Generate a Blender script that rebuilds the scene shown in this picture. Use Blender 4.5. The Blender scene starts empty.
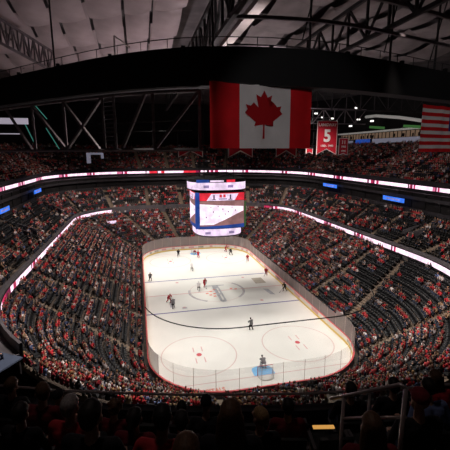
import bpy, bmesh, math, random
import numpy as np
from mathutils import Vector, Matrix, Euler
R = random.Random(7)
NR = np.random.RandomState(11)
COL = bpy.context.scene.collection
PI = math.pi

# ------------------------------------------------------------------ materials
def mat(name, col, rough=.7, metal=0, noise=0, scale=5, emit=None, estr=0, spec=.3):
    m = bpy.data.materials.new(name); m.use_nodes = True
    nt = m.node_tree; b = nt.nodes['Principled BSDF']
    b.inputs['Base Color'].default_value = (*col, 1)
    b.inputs['Roughness'].default_value = rough
    b.inputs['Metallic'].default_value = metal
    b.inputs['Specular IOR Level'].default_value = spec
    if emit:
        b.inputs['Emission Color'].default_value = (*emit, 1); b.inputs['Emission Strength'].default_value = estr
    if noise:
        tc = nt.nodes.new('ShaderNodeTexCoord'); n = nt.nodes.new('ShaderNodeTexNoise')
        n.inputs['Scale'].default_value = scale; n.inputs['Detail'].default_value = 4
        nt.links.new(tc.outputs['Object'], n.inputs['Vector'])
        r = nt.nodes.new('ShaderNodeValToRGB')
        r.color_ramp.elements[0].position = .3; r.color_ramp.elements[1].position = .7
        r.color_ramp.elements[0].color = (*[c*(1-noise) for c in col], 1)
        r.color_ramp.elements[1].color = (*[min(1, c*(1+noise)) for c in col], 1)
        nt.links.new(n.outputs['Fac'], r.inputs['Fac']); nt.links.new(r.outputs['Color'], b.inputs['Base Color'])
    return m
def attr_mat(name, rough=.8):
    m = bpy.data.materials.new(name); m.use_nodes = True
    nt = m.node_tree; b = nt.nodes['Principled BSDF']
    a = nt.nodes.new('ShaderNodeAttribute'); a.attribute_name = 'Col'
    nt.links.new(a.outputs['Color'], b.inputs['Base Color'])
    b.inputs['Roughness'].default_value = rough; b.inputs['Specular IOR Level'].default_value = .15
    return m
def led_mat(name, col, s):
    m = mat(name, (0.02,0.02,0.02), .5)
    b = m.node_tree.nodes['Principled BSDF']; nt = m.node_tree
    tc = nt.nodes.new('ShaderNodeTexCoord'); n = nt.nodes.new('ShaderNodeTexNoise')
    n.inputs['Scale'].default_value = .9; n.inputs['Detail'].default_value = 2
    nt.links.new(tc.outputs['Object'], n.inputs['Vector'])
    mx = nt.nodes.new('ShaderNodeMapRange'); mx.inputs[1].default_value = .35; mx.inputs[2].default_value = .65
    mx.inputs[3].default_value = s*.72; mx.inputs[4].default_value = s*1.15
    nt.links.new(n.outputs['Fac'], mx.inputs[0]); nt.links.new(mx.outputs[0], b.inputs['Emission Strength'])
    b.inputs['Emission Color'].default_value = (*col, 1)
    return m
M = {}
M['ice'] = mat('ice', (.86,.845,.80), .32, noise=.035, scale=.25, spec=.35)
M['concrete'] = mat('concrete', (.095,.078,.066), .9, noise=.3, scale=1.5)
M['aisle'] = mat('aisle_concrete', (.21,.165,.125), .9, noise=.25, scale=2)
M['darkwall'] = mat('dark_wall', (.012,.011,.012), .9, noise=.4, scale=.6)
M['fascia'] = mat('fascia', (.03,.029,.034), .6, noise=.3, scale=.8)
M['fascia_grey'] = mat('fascia_grey', (.10,.095,.105), .5, noise=.25, scale=.8)
M['black'] = mat('black_paint', (.006,.006,.007), .8)
M['steel_dark'] = mat('dark_steel', (.02,.018,.02), .6, noise=.3, scale=2)
M['steel'] = mat('grey_steel', (.115,.095,.105), .6, noise=.3, scale=1.5)
M['steel_light'] = mat('light_steel', (.46,.40,.39), .6, noise=.12, scale=1.2)
M['fabric'] = mat('ceiling_fabric', (.34,.275,.29), .9, noise=.16, scale=.35)
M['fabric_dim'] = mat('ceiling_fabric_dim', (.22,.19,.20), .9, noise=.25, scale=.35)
M['deck'] = mat('roof_deck', (.10,.088,.094), .9, noise=.35, scale=.4)
M['seat'] = mat('seat_plastic', (.018,.02,.022), .45, noise=.2, scale=3)
M['boardwhite'] = mat('board_white', (.85,.80,.74), .4, noise=.05, scale=2)
M['boardout'] = mat('board_outside', (.30,.25,.25), .6, noise=.2, scale=1)
M['kick'] = mat('kick_yellow', (.80,.58,.16), .5)
M['cap'] = mat('cap_red', (.75,.13,.14), .5)
M['red'] = mat('line_red', (.62,.10,.12), .5)
M['redsoft'] = mat('line_red_soft', (.72,.42,.42), .5)
M['pinkline'] = mat('line_pink', (.72,.56,.53), .5)
M['blue'] = mat('line_blue', (.16,.15,.36), .5)
M['crease'] = mat('crease_blue', (.22,.52,.86), .5)
M['logo'] = mat('logo_grey', (.50,.50,.53), .5, noise=.25, scale=1)
M['logo2'] = mat('logo_tan', (.48,.43,.36), .5, noise=.15, scale=1)
M['orange'] = mat('ice_letter_red', (.85,.30,.22), .5)
M['net'] = mat('white_cord', (.75,.75,.75), .8)
M['flagred'] = mat('flag_red', (.62,.006,.012), .75, noise=.12, scale=.6)
M['flagwhite'] = mat('flag_white', (.70,.66,.67), .75, noise=.06, scale=.6)
M['leafred'] = mat('leaf_red', (.40,.003,.008), .75)
M['flagblue'] = mat('flag_blue', (.02,.03,.20), .75)
M['banner'] = mat('banner_red', (.50,.012,.03), .75, noise=.15, scale=.8)
M['bannerwhite'] = mat('banner_white', (.78,.72,.72), .75)
M['rail'] = mat('rail_steel', (.62,.55,.55), .35, metal=.6)
M['skin'] = mat('skin', (.52,.30,.21), .6, noise=.08, scale=12)
M['skin2'] = mat('skin_tan', (.34,.18,.12), .6, noise=.08, scale=12)
M['eye'] = mat('eye_dark', (.03,.02,.02), .2)
M['lip'] = mat('lip', (.45,.14,.12), .5)
M['hairblack'] = mat('hair_black', (.012,.010,.009), .6, noise=.4, scale=60)
M['hairbrown'] = mat('hair_brown', (.09,.045,.02), .6, noise=.4, scale=60)
M['hairblond'] = mat('hair_blond', (.30,.19,.08), .6, noise=.4, scale=60)
M['hairgrey'] = mat('hair_grey', (.30,.28,.27), .6, noise=.3, scale=60)
M['jean'] = mat('trousers_denim', (.03,.04,.07), .9, noise=.2, scale=30)
M['trdark'] = mat('trousers_dark', (.015,.014,.016), .9)
M['jred'] = mat('shirt_red', (.44,.025,.035), .85, noise=.15, scale=8)
M['jdark'] = mat('shirt_black', (.014,.013,.016), .85, noise=.2, scale=8)
M['jgrey'] = mat('shirt_grey', (.20,.19,.20), .85, noise=.15, scale=8)
M['jblue'] = mat('shirt_blue', (.16,.22,.42), .85, noise=.15, scale=8)
M['jwhite'] = mat('shirt_white', (.75,.72,.72), .85, noise=.06, scale=8)
M['jmaroon'] = mat('shirt_maroon', (.16,.012,.022), .85, noise=.2, scale=8)
M['jtan'] = mat('shirt_tan', (.30,.22,.13), .85, noise=.15, scale=8)
M['helmetred'] = mat('helmet_red', (.50,.02,.03), .3)
M['helmetwhite'] = mat('helmet_white', (.8,.8,.8), .3)
M['helmetblack'] = mat('helmet_black', (.02,.02,.02), .3)
M['stick'] = mat('stick_black', (.05,.04,.035), .5)
M['padwhite'] = mat('pad_white', (.6,.58,.56), .7)
M['ledw'] = led_mat('led_white', (1,.72,.88), 1.5)
M['ledp'] = led_mat('led_pink', (1,.25,.45), .8)
M['ledr'] = led_mat('led_red', (1,.03,.06), .9)
M['ledm'] = led_mat('led_maroon', (.35,.01,.10), .6)
M['ledr2'] = led_mat('led_crimson', (.75,.03,.14), .8)
M['ledwhite2'] = led_mat('led_white_soft', (.95,.74,.97), 1.1)
M['ledblue'] = led_mat('led_blue', (.04,.20,.95), 1.1)
M['ledbluedk'] = led_mat('led_blue_dark', (.02,.08,.42), .7)
M['ledlilac'] = led_mat('led_lilac', (.55,.40,.75), .6)
M['ledice'] = led_mat('led_ice_picture', (1,.80,.95), 1.35)
M['ledcrowd'] = led_mat('led_crowd_picture', (.42,.20,.20), .7)
M['leddark'] = mat('led_dark_lines', (.03,.02,.04), .6, emit=(.12,.05,.14), estr=.5)
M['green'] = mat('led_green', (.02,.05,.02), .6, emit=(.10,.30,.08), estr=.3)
M['teal'] = mat('teal_reflection_glow', (.01,.03,.03), .6, emit=(.08,.38,.30), estr=.35)  # emissive colour for the teal reflection streaks
M['lamp'] = mat('lamp_white', (.5,.5,.5), .5, emit=(1,.95,.92), estr=1.6)
M['lampwarm'] = mat('lamp_warm', (.4,.3,.1), .5, emit=(1,.50,.12), estr=.6)
M['winwarm'] = mat('window_warm', (.1,.07,.05), .5, emit=(.42,.27,.18), estr=.26, noise=0)
M['wingrey'] = mat('concourse_panel', (.30,.30,.38), .5, emit=(.40,.40,.52), estr=.26)
M['duct'] = mat('duct_white', (.6,.58,.56), .5, emit=(.6,.58,.55), estr=.22)  # faint emission paints light onto the duct and roof slab
M['crowd'] = attr_mat('crowd_clothes')
M['pressblue'] = mat('press_blue',(.04,.07,.12),.4,emit=(.05,.12,.25),estr=.35)
M['tarp'] = mat('platform_blue_grey', (.055,.075,.12), .7, noise=.1, scale=2)
def glass_mat(name, fac, col):
    m = bpy.data.materials.new(name); m.use_nodes = True; nt = m.node_tree
    for n in list(nt.nodes):
        if n.type == 'BSDF_PRINCIPLED': nt.nodes.remove(n)
    out = [n for n in nt.nodes if n.type == 'OUTPUT_MATERIAL'][0]
    t = nt.nodes.new('ShaderNodeBsdfTransparent'); d = nt.nodes.new('ShaderNodeBsdfDiffuse'); g = nt.nodes.new('ShaderNodeBsdfGlossy')
    g.inputs['Roughness'].default_value = .12; g.inputs['Color'].default_value = (.8,.8,.8,1)
    d.inputs['Color'].default_value = (*col, 1)
    a = nt.nodes.new('ShaderNodeMixShader'); a.inputs[0].default_value = fac
    b = nt.nodes.new('ShaderNodeMixShader'); b.inputs[0].default_value = .04
    nt.links.new(t.outputs[0], a.inputs[1]); nt.links.new(d.outputs[0], a.inputs[2])
    nt.links.new(a.outputs[0], b.inputs[1]); nt.links.new(g.outputs[0], b.inputs[2]); nt.links.new(b.outputs[0], out.inputs[0])
    return m
M['glass'] = glass_mat('rink_glass', .14, (.78,.66,.62))  # near panes: faint pale diffuse mixed in as glare
M['glass_side'] = glass_mat('rink_glass_painted_haze', .62, (.37,.315,.30))  # side and far panes: reflected haze painted as grey diffuse
M['post'] = mat('glass_post_metal',(.55,.42,.41),.5)
M['netting'] = glass_mat('netting', .012, (.1,.1,.1))

# ------------------------------------------------------------------ helpers
class MB:
    def __init__(s): s.v = []; s.f = []; s.m = []
    def add(s, vs, fs, mi=0):
        o = len(s.v); s.v += [tuple(v) for v in vs]; s.f += [tuple(i+o for i in f) for f in fs]; s.m += [mi]*len(fs)
    def box(s, c, d, mi=0, rz=0, mtx=None):
        hx, hy, hz = d[0]/2, d[1]/2, d[2]/2
        vs = [Vector((x,y,z)) for x in (-hx,hx) for y in (-hy,hy) for z in (-hz,hz)]
        if mtx is None: mtx = Matrix.Rotation(rz, 3, 'Z')
        vs = [mtx @ v + Vector(c) for v in vs]
        s.add(vs, [(0,1,3,2),(4,6,7,5),(0,4,5,1),(2,3,7,6),(0,2,6,4),(1,5,7,3)], mi)
    def bar(s, a, b, w, h=None, mi=0, up=(0,0,1)):
        a = Vector(a); b = Vector(b); h = h or w; d = (b-a)
        if d.length < 1e-6: return
        z = d.normalized(); u = Vector(up)
        if abs(z.dot(u)) > .98: u = Vector((1,0,0))
        x = z.cross(u).normalized(); y = z.cross(x)
        vs = [p + x*sx*w/2 + y*sy*h/2 for p in (a,b) for sx,sy in ((-1,-1),(1,-1),(1,1),(-1,1))]
        s.add(vs, [(3,2,1,0),(4,5,6,7),(0,1,5,4),(1,2,6,5),(2,3,7,6),(3,0,4,7)], mi)
    def tube(s, pts, r, n=8, mi=0):
        pts = [Vector(p) for p in pts]
        k0 = len(s.v)
        for i, p in enumerate(pts):
            d = (pts[min(i+1, len(pts)-1)] - pts[max(i-1, 0)]).normalized()
            u = Vector((0,0,1)) if abs(d.z) < .9 else Vector((1,0,0))
            x = d.cross(u).normalized(); y = d.cross(x)
            s.v += [tuple(p + (x*math.cos(2*PI*j/n) + y*math.sin(2*PI*j/n))*r) for j in range(n)]
        for i in range(len(pts)-1):
            for j in range(n):
                a = k0+i*n+j; b = k0+i*n+(j+1)%n
                s.f.append((a, b, b+n, a+n)); s.m.append(mi)
        s.f.append(tuple(k0+j for j in range(n))[::-1]); s.m.append(mi)
        s.f.append(tuple(k0+(len(pts)-1)*n+j for j in range(n))); s.m.append(mi)
    def build(s, name, mats, parent=None, smooth=False):
        me = bpy.data.meshes.new(name); me.from_pydata(s.v, [], s.f)
        mats = mats if isinstance(mats, (list, tuple)) else [mats]
        for m in mats: me.materials.append(M[m] if isinstance(m, str) else m)
        if len(mats) > 1: me.polygons.foreach_set('material_index', s.m)
        if smooth: me.polygons.foreach_set('use_smooth', [True]*len(me.polygons))
        bm = bmesh.new(); bm.from_mesh(me); bmesh.ops.recalc_face_normals(bm, faces=bm.faces); bm.to_mesh(me); bm.free()
        o = bpy.data.objects.new(name, me); COL.objects.link(o)
        if parent: o.parent = parent
        return o
def tag(o, label=None, cat=None, group=None, kind=None):
    if label: o['label'] = label
    if cat: o['category'] = cat
    if group: o['group'] = group
    if kind: o['kind'] = kind
    return o
def struct(o): o['kind'] = 'structure'; return o
def multi(name, m, parent, bars, smooth=False):
    """each entry is its own part: ('bar',a,b,w[,h]) / ('tube',pts,r) / ('box',c,d)"""
    out = []
    for b in bars:
        q = MB(); getattr(q, b[0])(*b[1:]); out.append(q.build(name, m, parent, smooth))
    return out
def empty(name, loc=(0,0,0), rz=0, **k):
    o = bpy.data.objects.new(name, None); o.empty_display_size = .3; COL.objects.link(o)
    o.location = loc; o.rotation_euler = (0,0,rz); tag(o, **k); return o
def copy_tree(o, parent=None):
    c = o.copy(); COL.objects.link(c)
    if parent: c.parent = parent
    for ch in list(o.children): copy_tree(ch, c)
    return c
def text_mesh(s, size, depth=.02, align='CENTER', bold=0):
    cu = bpy.data.curves.new('lettering', 'FONT'); cu.body = s; cu.size = size; cu.extrude = depth
    cu.align_x = align; cu.align_y = 'CENTER'; cu.offset = bold; cu.resolution_u = 3
    o = bpy.data.objects.new('lettering', cu); COL.objects.link(o)
    bpy.context.view_layer.update()
    me = bpy.data.meshes.new_from_object(o.evaluated_get(bpy.context.evaluated_depsgraph_get()))
    bpy.data.objects.remove(o); bpy.data.curves.remove(cu)
    return me
def text_obj(name, s, size, m, mtx, parent=None, depth=.02, bold=0):
    me = text_mesh(s, size, depth, bold=bold); me.materials.clear(); me.materials.append(M[m])
    o = bpy.data.objects.new(name, me); COL.objects.link(o)
    if parent: o.parent = parent
    o.matrix_local = mtx
    return o

# ------------------------------------------------------------------ camera
CP = np.array([63.7, -13.18, 25.26]); YAW, PIT, ROL, FPX = math.radians(166.93), math.radians(-11.16), math.radians(-.19), 371.5
fw = np.array([math.cos(PIT)*math.cos(YAW), math.cos(PIT)*math.sin(YAW), math.sin(PIT)])
rt = np.cross(fw, [0,0,1]); rt /= np.linalg.norm(rt); up = np.cross(rt, fw)
r2 = rt*math.cos(ROL)+up*math.sin(ROL); u2 = -rt*math.sin(ROL)+up*math.cos(ROL)
cd = bpy.data.cameras.new('camera'); cd.sensor_width = 36; cd.lens = FPX*36/450; cd.clip_end = 500; cd.clip_start = .05
cam = bpy.data.objects.new('camera', cd); COL.objects.link(cam)
cam.matrix_world = Matrix(((r2[0],u2[0],-fw[0],CP[0]),(r2[1],u2[1],-fw[1],CP[1]),(r2[2],u2[2],-fw[2],CP[2]),(0,0,0,1)))
bpy.context.scene.camera = cam
def in_view(P, margin=25):
    d = np.asarray(P, float)-CP; c = d@fw
    x = 225+FPX*(d@r2)/np.maximum(c,.01); y = 225-FPX*(d@u2)/np.maximum(c,.01)
    return (c > .5) & (x > -margin) & (x < 450+margin) & (y > -margin) & (y < 450+margin), x, y, c

# ------------------------------------------------------------------ plan curves
def rrect(x0, x1, y0, y1, rf, rn, n_c=24, n_s=24):
    """closed rounded rectangle; rf far (x0) radius, rn near (x1) radius; starts at the middle of the right (+y) side"""
    P = []
    def arc(cx, cy, r, a0):
        for i in range(n_c): a = a0 + (PI/2)*i/n_c; P.append((cx+r*math.cos(a), cy+r*math.sin(a)))
    def line(ax, ay, bx, by):
        for i in range(n_s): t = i/n_s; P.append((ax+(bx-ax)*t, ay+(by-ay)*t))
    xm = -2.0
    line(xm, y1, x0+rf, y1); arc(x0+rf, y1-rf, rf, PI/2)
    line(x0, y1-rf, x0, y0+rf); arc(x0+rf, y0+rf, rf, PI)
    line(x0+rf, y0, xm, y0); line(xm, y0, x1-rn, y0); arc(x1-rn, y0+rn, rn, 1.5*PI)
    line(x1, y0+rn, x1, y1-rn); arc(x1-rn, y1-rn, rn, 0); line(x1-rn, y1, xm, y1)
    return np.array(P)
def samp(cv, u):
    n = len(cv); t = (np.asarray(u) % 1)*n; i = np.floor(t).astype(int) % n; f = (t-np.floor(t))[..., None]
    return cv[i]*(1-f) + cv[(i+1) % n]*f
A = rrect(-31.2, 31.2, -13.55, 13.6, 9.0, 9.0)
B = rrect(-47, 44, -29.3, 29.3, 16, 29)
B2 = rrect(-48, 45, -30.3, 30.3, 17, 29.5)
Cc = rrect(-61, 56.8, -37.5, 37.8, 24, 37)
D = rrect(-72, 58.2, -39.5, 41, 27, 36)
E_ = rrect(-89, 75, -57, 59, 42, 52)
N = len(A)

def strip(mb, c0, z0, c1, z1, mi=0, sel=None, closed=True):
    n = len(c0); k = len(mb.v)
    mb.v += [(p[0],p[1],z0) for p in c0] + [(p[0],p[1],z1) for p in c1]
    for i in range(n if closed else n-1):
        if sel is not None and not sel[i]: continue
        j = (i+1) % n; mb.f.append((k+i, k+j, k+n+j, k+n+i)); mb.m.append(mi if not callable(mi) else mi(i))

# sections: aisles at given u values, per tier
def aisles(nsec, ph=0): return [((i+ph)/nsec) % 1 for i in range(nsec)]
def near_sel(cv, x): return cv[:,0] < x
US = 960
uu = np.arange(US)/US
def tier(name, c0, c1, z0, z1, rows, ais, aw, usel=None):
    mb = MB(); a0 = samp(c0, uu); a1 = samp(c1, uu)
    per = np.hypot(*(np.roll(a0,-1,0)-a0).T)
    aisle = np.zeros(US, bool)
    for a in ais:
        k = int(a*US); s = 0; j = k
        while s < aw: aisle[j % US] = True; s += per[j % US]; j += 1
    sel = usel if usel is not None else np.ones(US, bool)
    mi = lambda i: 1 if aisle[i] else 0
    for k in range(rows):
        t0, t1 = k/rows, (k+1)/rows
        p0 = a0*(1-t0)+a1*t0; p1 = a0*(1-t1)+a1*t1
        za = z0+(z1-z0)*k/rows; zb = z0+(z1-z0)*(k+1)/rows
        strip(mb, p0, za, p1, za, mi, sel); strip(mb, p1, za, p1, zb, mi, sel)
        # half steps inside the aisles
        pm = p0*.5+p1*.5; zm = (za+zb)/2
        strip(mb, pm, za, pm, zm, 1, sel & aisle); strip(mb, pm, zm, p1, zm, 1, sel & aisle)
    return struct(mb.build(name, ['concrete','aisle']))
aisA = aisles(22, .0); aisB = aisles(26, .5); aisD = aisles(28, .3)
mid1 = samp(A, uu)*.5+samp(B, uu)*.5
tier('floor_lower_bowl', A, B, .7, 8.0, 17, aisA, 1.2)
selB = samp(B,uu)[:,0] < 32.6
tier('floor_club_tier', B2, Cc, 9.0, 13.6, 9, aisB, 1.0, selB)
selD = samp(D, uu)[:,0] < 40
tier('floor_upper_tier', D, E_, 18.9, 27.3, 20, aisD, 1.1, selD)

# ground slab under everything, walkway round the rink
mb = MB(); mb.add([(-100,-75,-.06),(90,-75,-.06),(90,75,-.06),(-100,75,-.06)], [(0,1,2,3)])
struct(mb.build('floor', 'concrete'))
mb = MB(); strip(mb, samp(A,uu), 0, samp(A,uu), .7)
struct(mb.build('trim_1', 'fascia_grey'))

# fascias between tiers
def fasc(name, segs, m='fascia', sel=None):
    mb = MB()
    for (c0, z0, c1, z1) in segs: strip(mb, samp(c0,uu), z0, samp(c1,uu), z1, 0, sel)
    return struct(mb.build(name, m))
def grow(c, d):
    t = np.roll(c,-1,0)-np.roll(c,1,0); t /= np.maximum(np.hypot(*t.T)[:,None], 1e-9)
    return c + np.c_[-t[:,1], t[:,0]]*(-d)     # curve runs anticlockwise: outward is right of travel
Bi = grow(B, -.25)
fasc('trim_2', [(Bi,7.7,Bi,9.9),(Bi,9.9,B,9.9),(B,9.9,B,8.0),(B,9.0,B2,9.0),(Bi,7.7,B,7.7)], 'fascia_grey', selB)
# suite level: recessed dark wall, ledge, balcony band
Cs = grow(Cc, .9)
fasc('wall_suites', [(Cc,13.6,Cs,13.6),(Cs,13.6,Cs,17.4)], 'darkwall')
C1 = grow(Cc, .15); C2 = grow(Cc, .4)
fasc('trim_3', [(Cc,13.6,Cc,14.5),(Cc,14.5,C2,14.5),(Cc,16.2,Cc,16.8),(Cc,16.2,Cs,16.2)], 'fascia')
Di = grow(D, -.25)
fasc('trim_4', [(Di,17.2,Di,19.6),(Di,19.6,D,19.6),(D,19.6,D,18.9),(Di,17.2,Cs,17.4)], 'fascia')

# ------------------------------------------------------------------ walls, roof
mb = MB(); Ew = grow(E_, .2)
strip(mb, samp(E_,uu), 27.3, samp(grow(E_,3),uu), 27.3, 0, selD); strip(mb, samp(grow(E_,3),uu), 27.0, samp(grow(E_,3),uu), 44, 0, selD)
struct(mb.build('wall_bowl', 'darkwall'))
mb = MB(); mb.box((90.2,0,22),(.4,150,46)); struct(mb.build('wall_near', 'darkwall'))
mb = MB(); mb.add([(-110,-80,44),(95,-80,44),(95,80,44),(-110,80,44)], [(3,2,1,0)]); struct(mb.build('ceiling', 'deck'))

# ------------------------------------------------------------------ LED ribbons
def ribbon(name, curve, z0, z1, ua, ub, pattern, label, off=.06, n=None):
    """pattern: list of (fraction, material)"""
    mats = sorted(set(p[1] for p in pattern)); tot = sum(p[0] for p in pattern)
    us = []; mi = []
    for fr, m in pattern:
        k = max(2, int(fr/tot*(ub-ua)*900)); us += [(fr/k, m)]*k
    u = ua; U = [ua]; Mi = []
    for d, m in us: u += d/tot*(ub-ua); U.append(u); Mi.append(mats.index(m))
    P = samp(grow(curve, -off), np.array(U)); root = empty(name, (P[len(P)//2][0], P[len(P)//2][1], z0), label=label, cat='LED display', group='ribbon displays round the bowl')
    inv = Vector(root.location)
    a = MB(); k = len(P)
    for i in range(k): a.v += [(P[i][0]-inv.x,P[i][1]-inv.y,z0-inv.z),(P[i][0]-inv.x,P[i][1]-inv.y,z1-inv.z)]
    for i in range(k-1): a.f.append((2*i,2*i+2,2*i+3,2*i+1)); a.m.append(Mi[i])
    s = a.build('screen', mats, root)
    b = MB(); Q = samp(grow(curve, -off*.4), np.array(U))
    for zz in (z0-.09, z1+.09):
        b.tube([(q[0]-inv.x, q[1]-inv.y, zz-inv.z) for q in P], .07, 5)
    b.build('housing', 'black', root)
    return root
def u_at(curve, x, y):
    P = samp(curve, np.arange(4000)/4000); return float(np.argmin((P[:,0]-x)**2+(P[:,1]-y)**2))/4000
def pat(seed, n, special=()):
    r = random.Random(seed); out = []
    for i in range(n):
        out += [(r.uniform(9,15), 'ledw')]
        for _ in range(r.choice([1,2])): out += [(r.uniform(.8,1.5),'ledr2'), (r.uniform(.4,.8),'ledw'), (r.uniform(.6,1.2),'ledm')]
        if r.random() < .5: out += [(r.uniform(1.5,3),'ledp')]
    return out
P_ = 'ribbon_display'
ribbon(P_, Bi, 8.45, 9.22, u_at(B,-45,-21), u_at(B,24.2,-27.2), pat(1,4), 'lower pink and white ribbon display along the left side of the bowl')
ribbon(P_, Bi, 8.45, 9.22, u_at(B,26,26.5), u_at(B,-2,29.3)+ (1 if u_at(B,-2,29.3)<.5 else 0), pat(2,2), 'lower ribbon display on the right side, bright section nearest the camera')
ribbon(P_, Bi, 8.45, 9.22, 0.0005, u_at(B,-43.5,24.5), pat(3,3)+[(3.2,'ledr2')], 'lower ribbon display curving off the right side towards the far corner')
ribbon(P_, Di, 17.85, 18.58, u_at(D,-72,-10.5), u_at(D,-2,-39.5), pat(4,7), 'upper ribbon display along the left side above the suites')
ribbon(P_, Di, 17.85, 18.58, u_at(D,-2,-39.5), u_at(D,22,-39), pat(5,2), 'upper ribbon display at the left edge nearest the camera')
ribbon(P_, Di, 17.85, 18.58, u_at(D,-72,-6.5), u_at(D,-72,-10.2), [(3,'ledr'),(1,'ledw')], 'short upper ribbon display with a red segment left of the scoreboard')
ribbon(P_, Di, 17.85, 18.58, u_at(D,-72,11.5), u_at(D,-72,-6.2), [(2,'ledw'),(1.5,'ledm'),(4,'ledr'),(3,'ledw'),(3,'ledw'),(1,'ledr'),(1,'ledw')], 'upper ribbon display straight behind the hanging scoreboard')
ribbon(P_, Di, 17.85, 18.58, 0.0005, u_at(D,-72,12), pat(8,6), 'upper ribbon display curving from the far end to the right side')
ribbon(P_, Di, 17.85, 18.58, u_at(D,30,40), 1.0, pat(9,4), 'upper ribbon display on the right side nearest the camera')

# small blue suite signs (x,y,z, length, label)
def sign(x, y, z, L, label, rz):
    root = empty('suite_sign', (x,y,z), rz, label=label, cat='sign', group='blue lit signs at the suites')
    a = MB(); a.box((0,0,0),(L,.12,1.0)); a.build('housing','black',root)
    a = MB(); a.box((0,.07,0),(L-.1,.04,.85)); a.box((0,-.07,0),(L-.1,.04,.85)); a.build('lit_panel','ledblue',root)
    a = MB()
    for i in range(max(2, int(L*1.4))):
        w = .42; xx = -L*.3+i*.62
        if xx < L*.32:
            for s in (-.1,.1): multi('letter','ledlilac',root,[('box',(xx,s,0),(w,.03,.22+.14*(i%2)))])
def aty(px, py, Y):
    d = fw+r2*(px-225)/FPX+u2*(225-py)/FPX; return tuple(CP+d*(Y-CP[1])/d[1])
SIGNS = [(aty(37.5,191,-36.6),6.5,0,'blue lit sign over the left seats, under the bright ribbon'),
         (aty(4,210,-36.6),5.5,0,'blue lit sign at the left edge of the photo'),
         (aty(393.5,199,37.0),6.6,0,'blue lit sign over the right seats, the nearer of the right pair'),
         (aty(330,185.5,37.0),7.5,0,'blue lit sign over the right seats, the farther of the right pair'),
         ((-60.2,-15.2,12.6),1.7,PI/2,'small blue sign at the far end, left of the scoreboard stairs'),
         ((-60.4,-4.6,12.6),1.7,PI/2,'small blue sign at the far end beside the scoreboard')]
for p_,L_,rz_,lb_ in SIGNS:
    print('sign', p_); sign(*p_, L_, lb_, rz_)

# ------------------------------------------------------------------ rink
ice = empty('ice_rink', (0,0,0), label='white ice sheet with red and blue lines inside the boards', cat='ice rink')
def rink(dx=0, n=10, r=8.53):
    return rrect(-30.48-dx, 30.48+dx, -12.95-dx, 12.95+dx, r+dx, r+dx, n, 6)
rc = rink()
a = MB(); a.add([(p[0],p[1],.02) for p in rc], [tuple(range(len(rc)))]); a.build('ice_surface','ice',ice)
def inside(x, y):
    ax, ay = abs(x), abs(y); r = 8.53
    if ax > 30.48 or ay > 12.95: return False
    if ax > 30.48-r and ay > 12.95-r: return math.hypot(ax-(30.48-r), ay-(12.95-r)) < r
    return True
def paint(name, m, quads, z=.032):
    a = MB()
    for q in quads: a.add([(x,y,z) for x,y in q], [tuple(range(len(q)))])
    return a.build(name, m, ice)
def rect(x0,x1,y0,y1): return [(x0,y0),(x1,y0),(x1,y1),(x0,y1)]
def ring(cx,cy,r,w,n=64,a0=0,a1=2*PI):
    out = []
    for i in range(n):
        s, t = a0+(a1-a0)*i/n, a0+(a1-a0)*(i+1)/n
        out.append([(cx+(r-w/2)*math.cos(s),cy+(r-w/2)*math.sin(s)),(cx+(r+w/2)*math.cos(s),cy+(r+w/2)*math.sin(s)),
                    (cx+(r+w/2)*math.cos(t),cy+(r+w/2)*math.sin(t)),(cx+(r-w/2)*math.cos(t),cy+(r-w/2)*math.sin(t))])
    return out
for x in (-7.62, 7.62): paint('blue_line','blue',[rect(x-.15,x+.15,-12.95,12.95)])
paint('centre_line','redsoft',[rect(-.11,.11,-12.95,12.95)])
for x in (-27.13, 27.13):
    yl = 12.95-8.53+math.sqrt(8.53**2-(abs(x)-21.95)**2); paint('goal_line','redsoft',[rect(x-.05,x+.05,-yl,yl)])
for x in (-21.03,21.03):
    for y in (-6.7,6.7):
        paint('faceoff_circle','pinkline',ring(x,y,4.75,.13))
        paint('faceoff_dot','red',[[(x+.38*math.cos(t*PI/8),y+.34*math.sin(t*PI/8)) for t in range(16)]],.034)
        for sx in (-1.3,1.3):
            for sy in (-1,1): paint('faceoff_mark','redsoft',[rect(x+sx-.6,x+sx+.6,y+sy*.55-.06,y+sy*.55+.06)])
for x in (-6.1,6.1):
    for y in (-6.7,6.7): paint('faceoff_dot','redsoft',[[(x+.32*math.cos(t*PI/8),y+.3*math.sin(t*PI/8)) for t in range(16)]],.034)
paint('centre_circle','pinkline',ring(0,0,5.0,.08),.033)
paint('centre_circle_arc','logo',ring(0,0,5.0,.42,24,math.radians(133),math.radians(40)))
paint('centre_circle_arc','logo',ring(0,0,5.05,.42,24,math.radians(-106),math.radians(-30)))
paint('centre_logo','logo',[[(-2.9,-.4),(-2.7,.7),(-1.3,.75),(-1.5,-.45)],[(-1.5,-.45),(-1.3,.2),(4.9,.1),(5.1,-.3)],[(-1.3,.45),(-1.3,.8),(5.0,.75),(5.1,.45)],[(4.4,-.2),(4.4,.7),(5.3,.6),(5.3,-.1)],[(1.3,0),(1.3,.6),(1.9,.6),(1.9,0)],[(-3.0,-1.7),(-2.7,-1.6),(-2.5,1.9),(-2.9,2.0)]],.036)
paint('centre_logo_letters','orange',[[(x,y),(x+.5,y),(x+.5,y+.5),(x,y+.5)] for x,y in ((.6,-2.2),(1.5,-1.7),(-.2,-1.4),(2.2,-1.1),(-1.0,-.6),(1.0,-.9),(-.4,3.4),(-.8,2.6))],.036)
paint('ice_advert','logo2',[rect(-5.2,-2.0,8.2,10.3)],.034)
paint('ice_advert','logo',[[(1.0,8.6),(3.9,9.1),(4.2,9.9),(1.3,9.6)]],.034)
paint('ice_advert','logo',[rect(6.0,6.6,-7.1,-6.3)],.034)
paint('ice_advert','logo',[rect(3.2,5.6,-9.0,-8.5)],.034)
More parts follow.
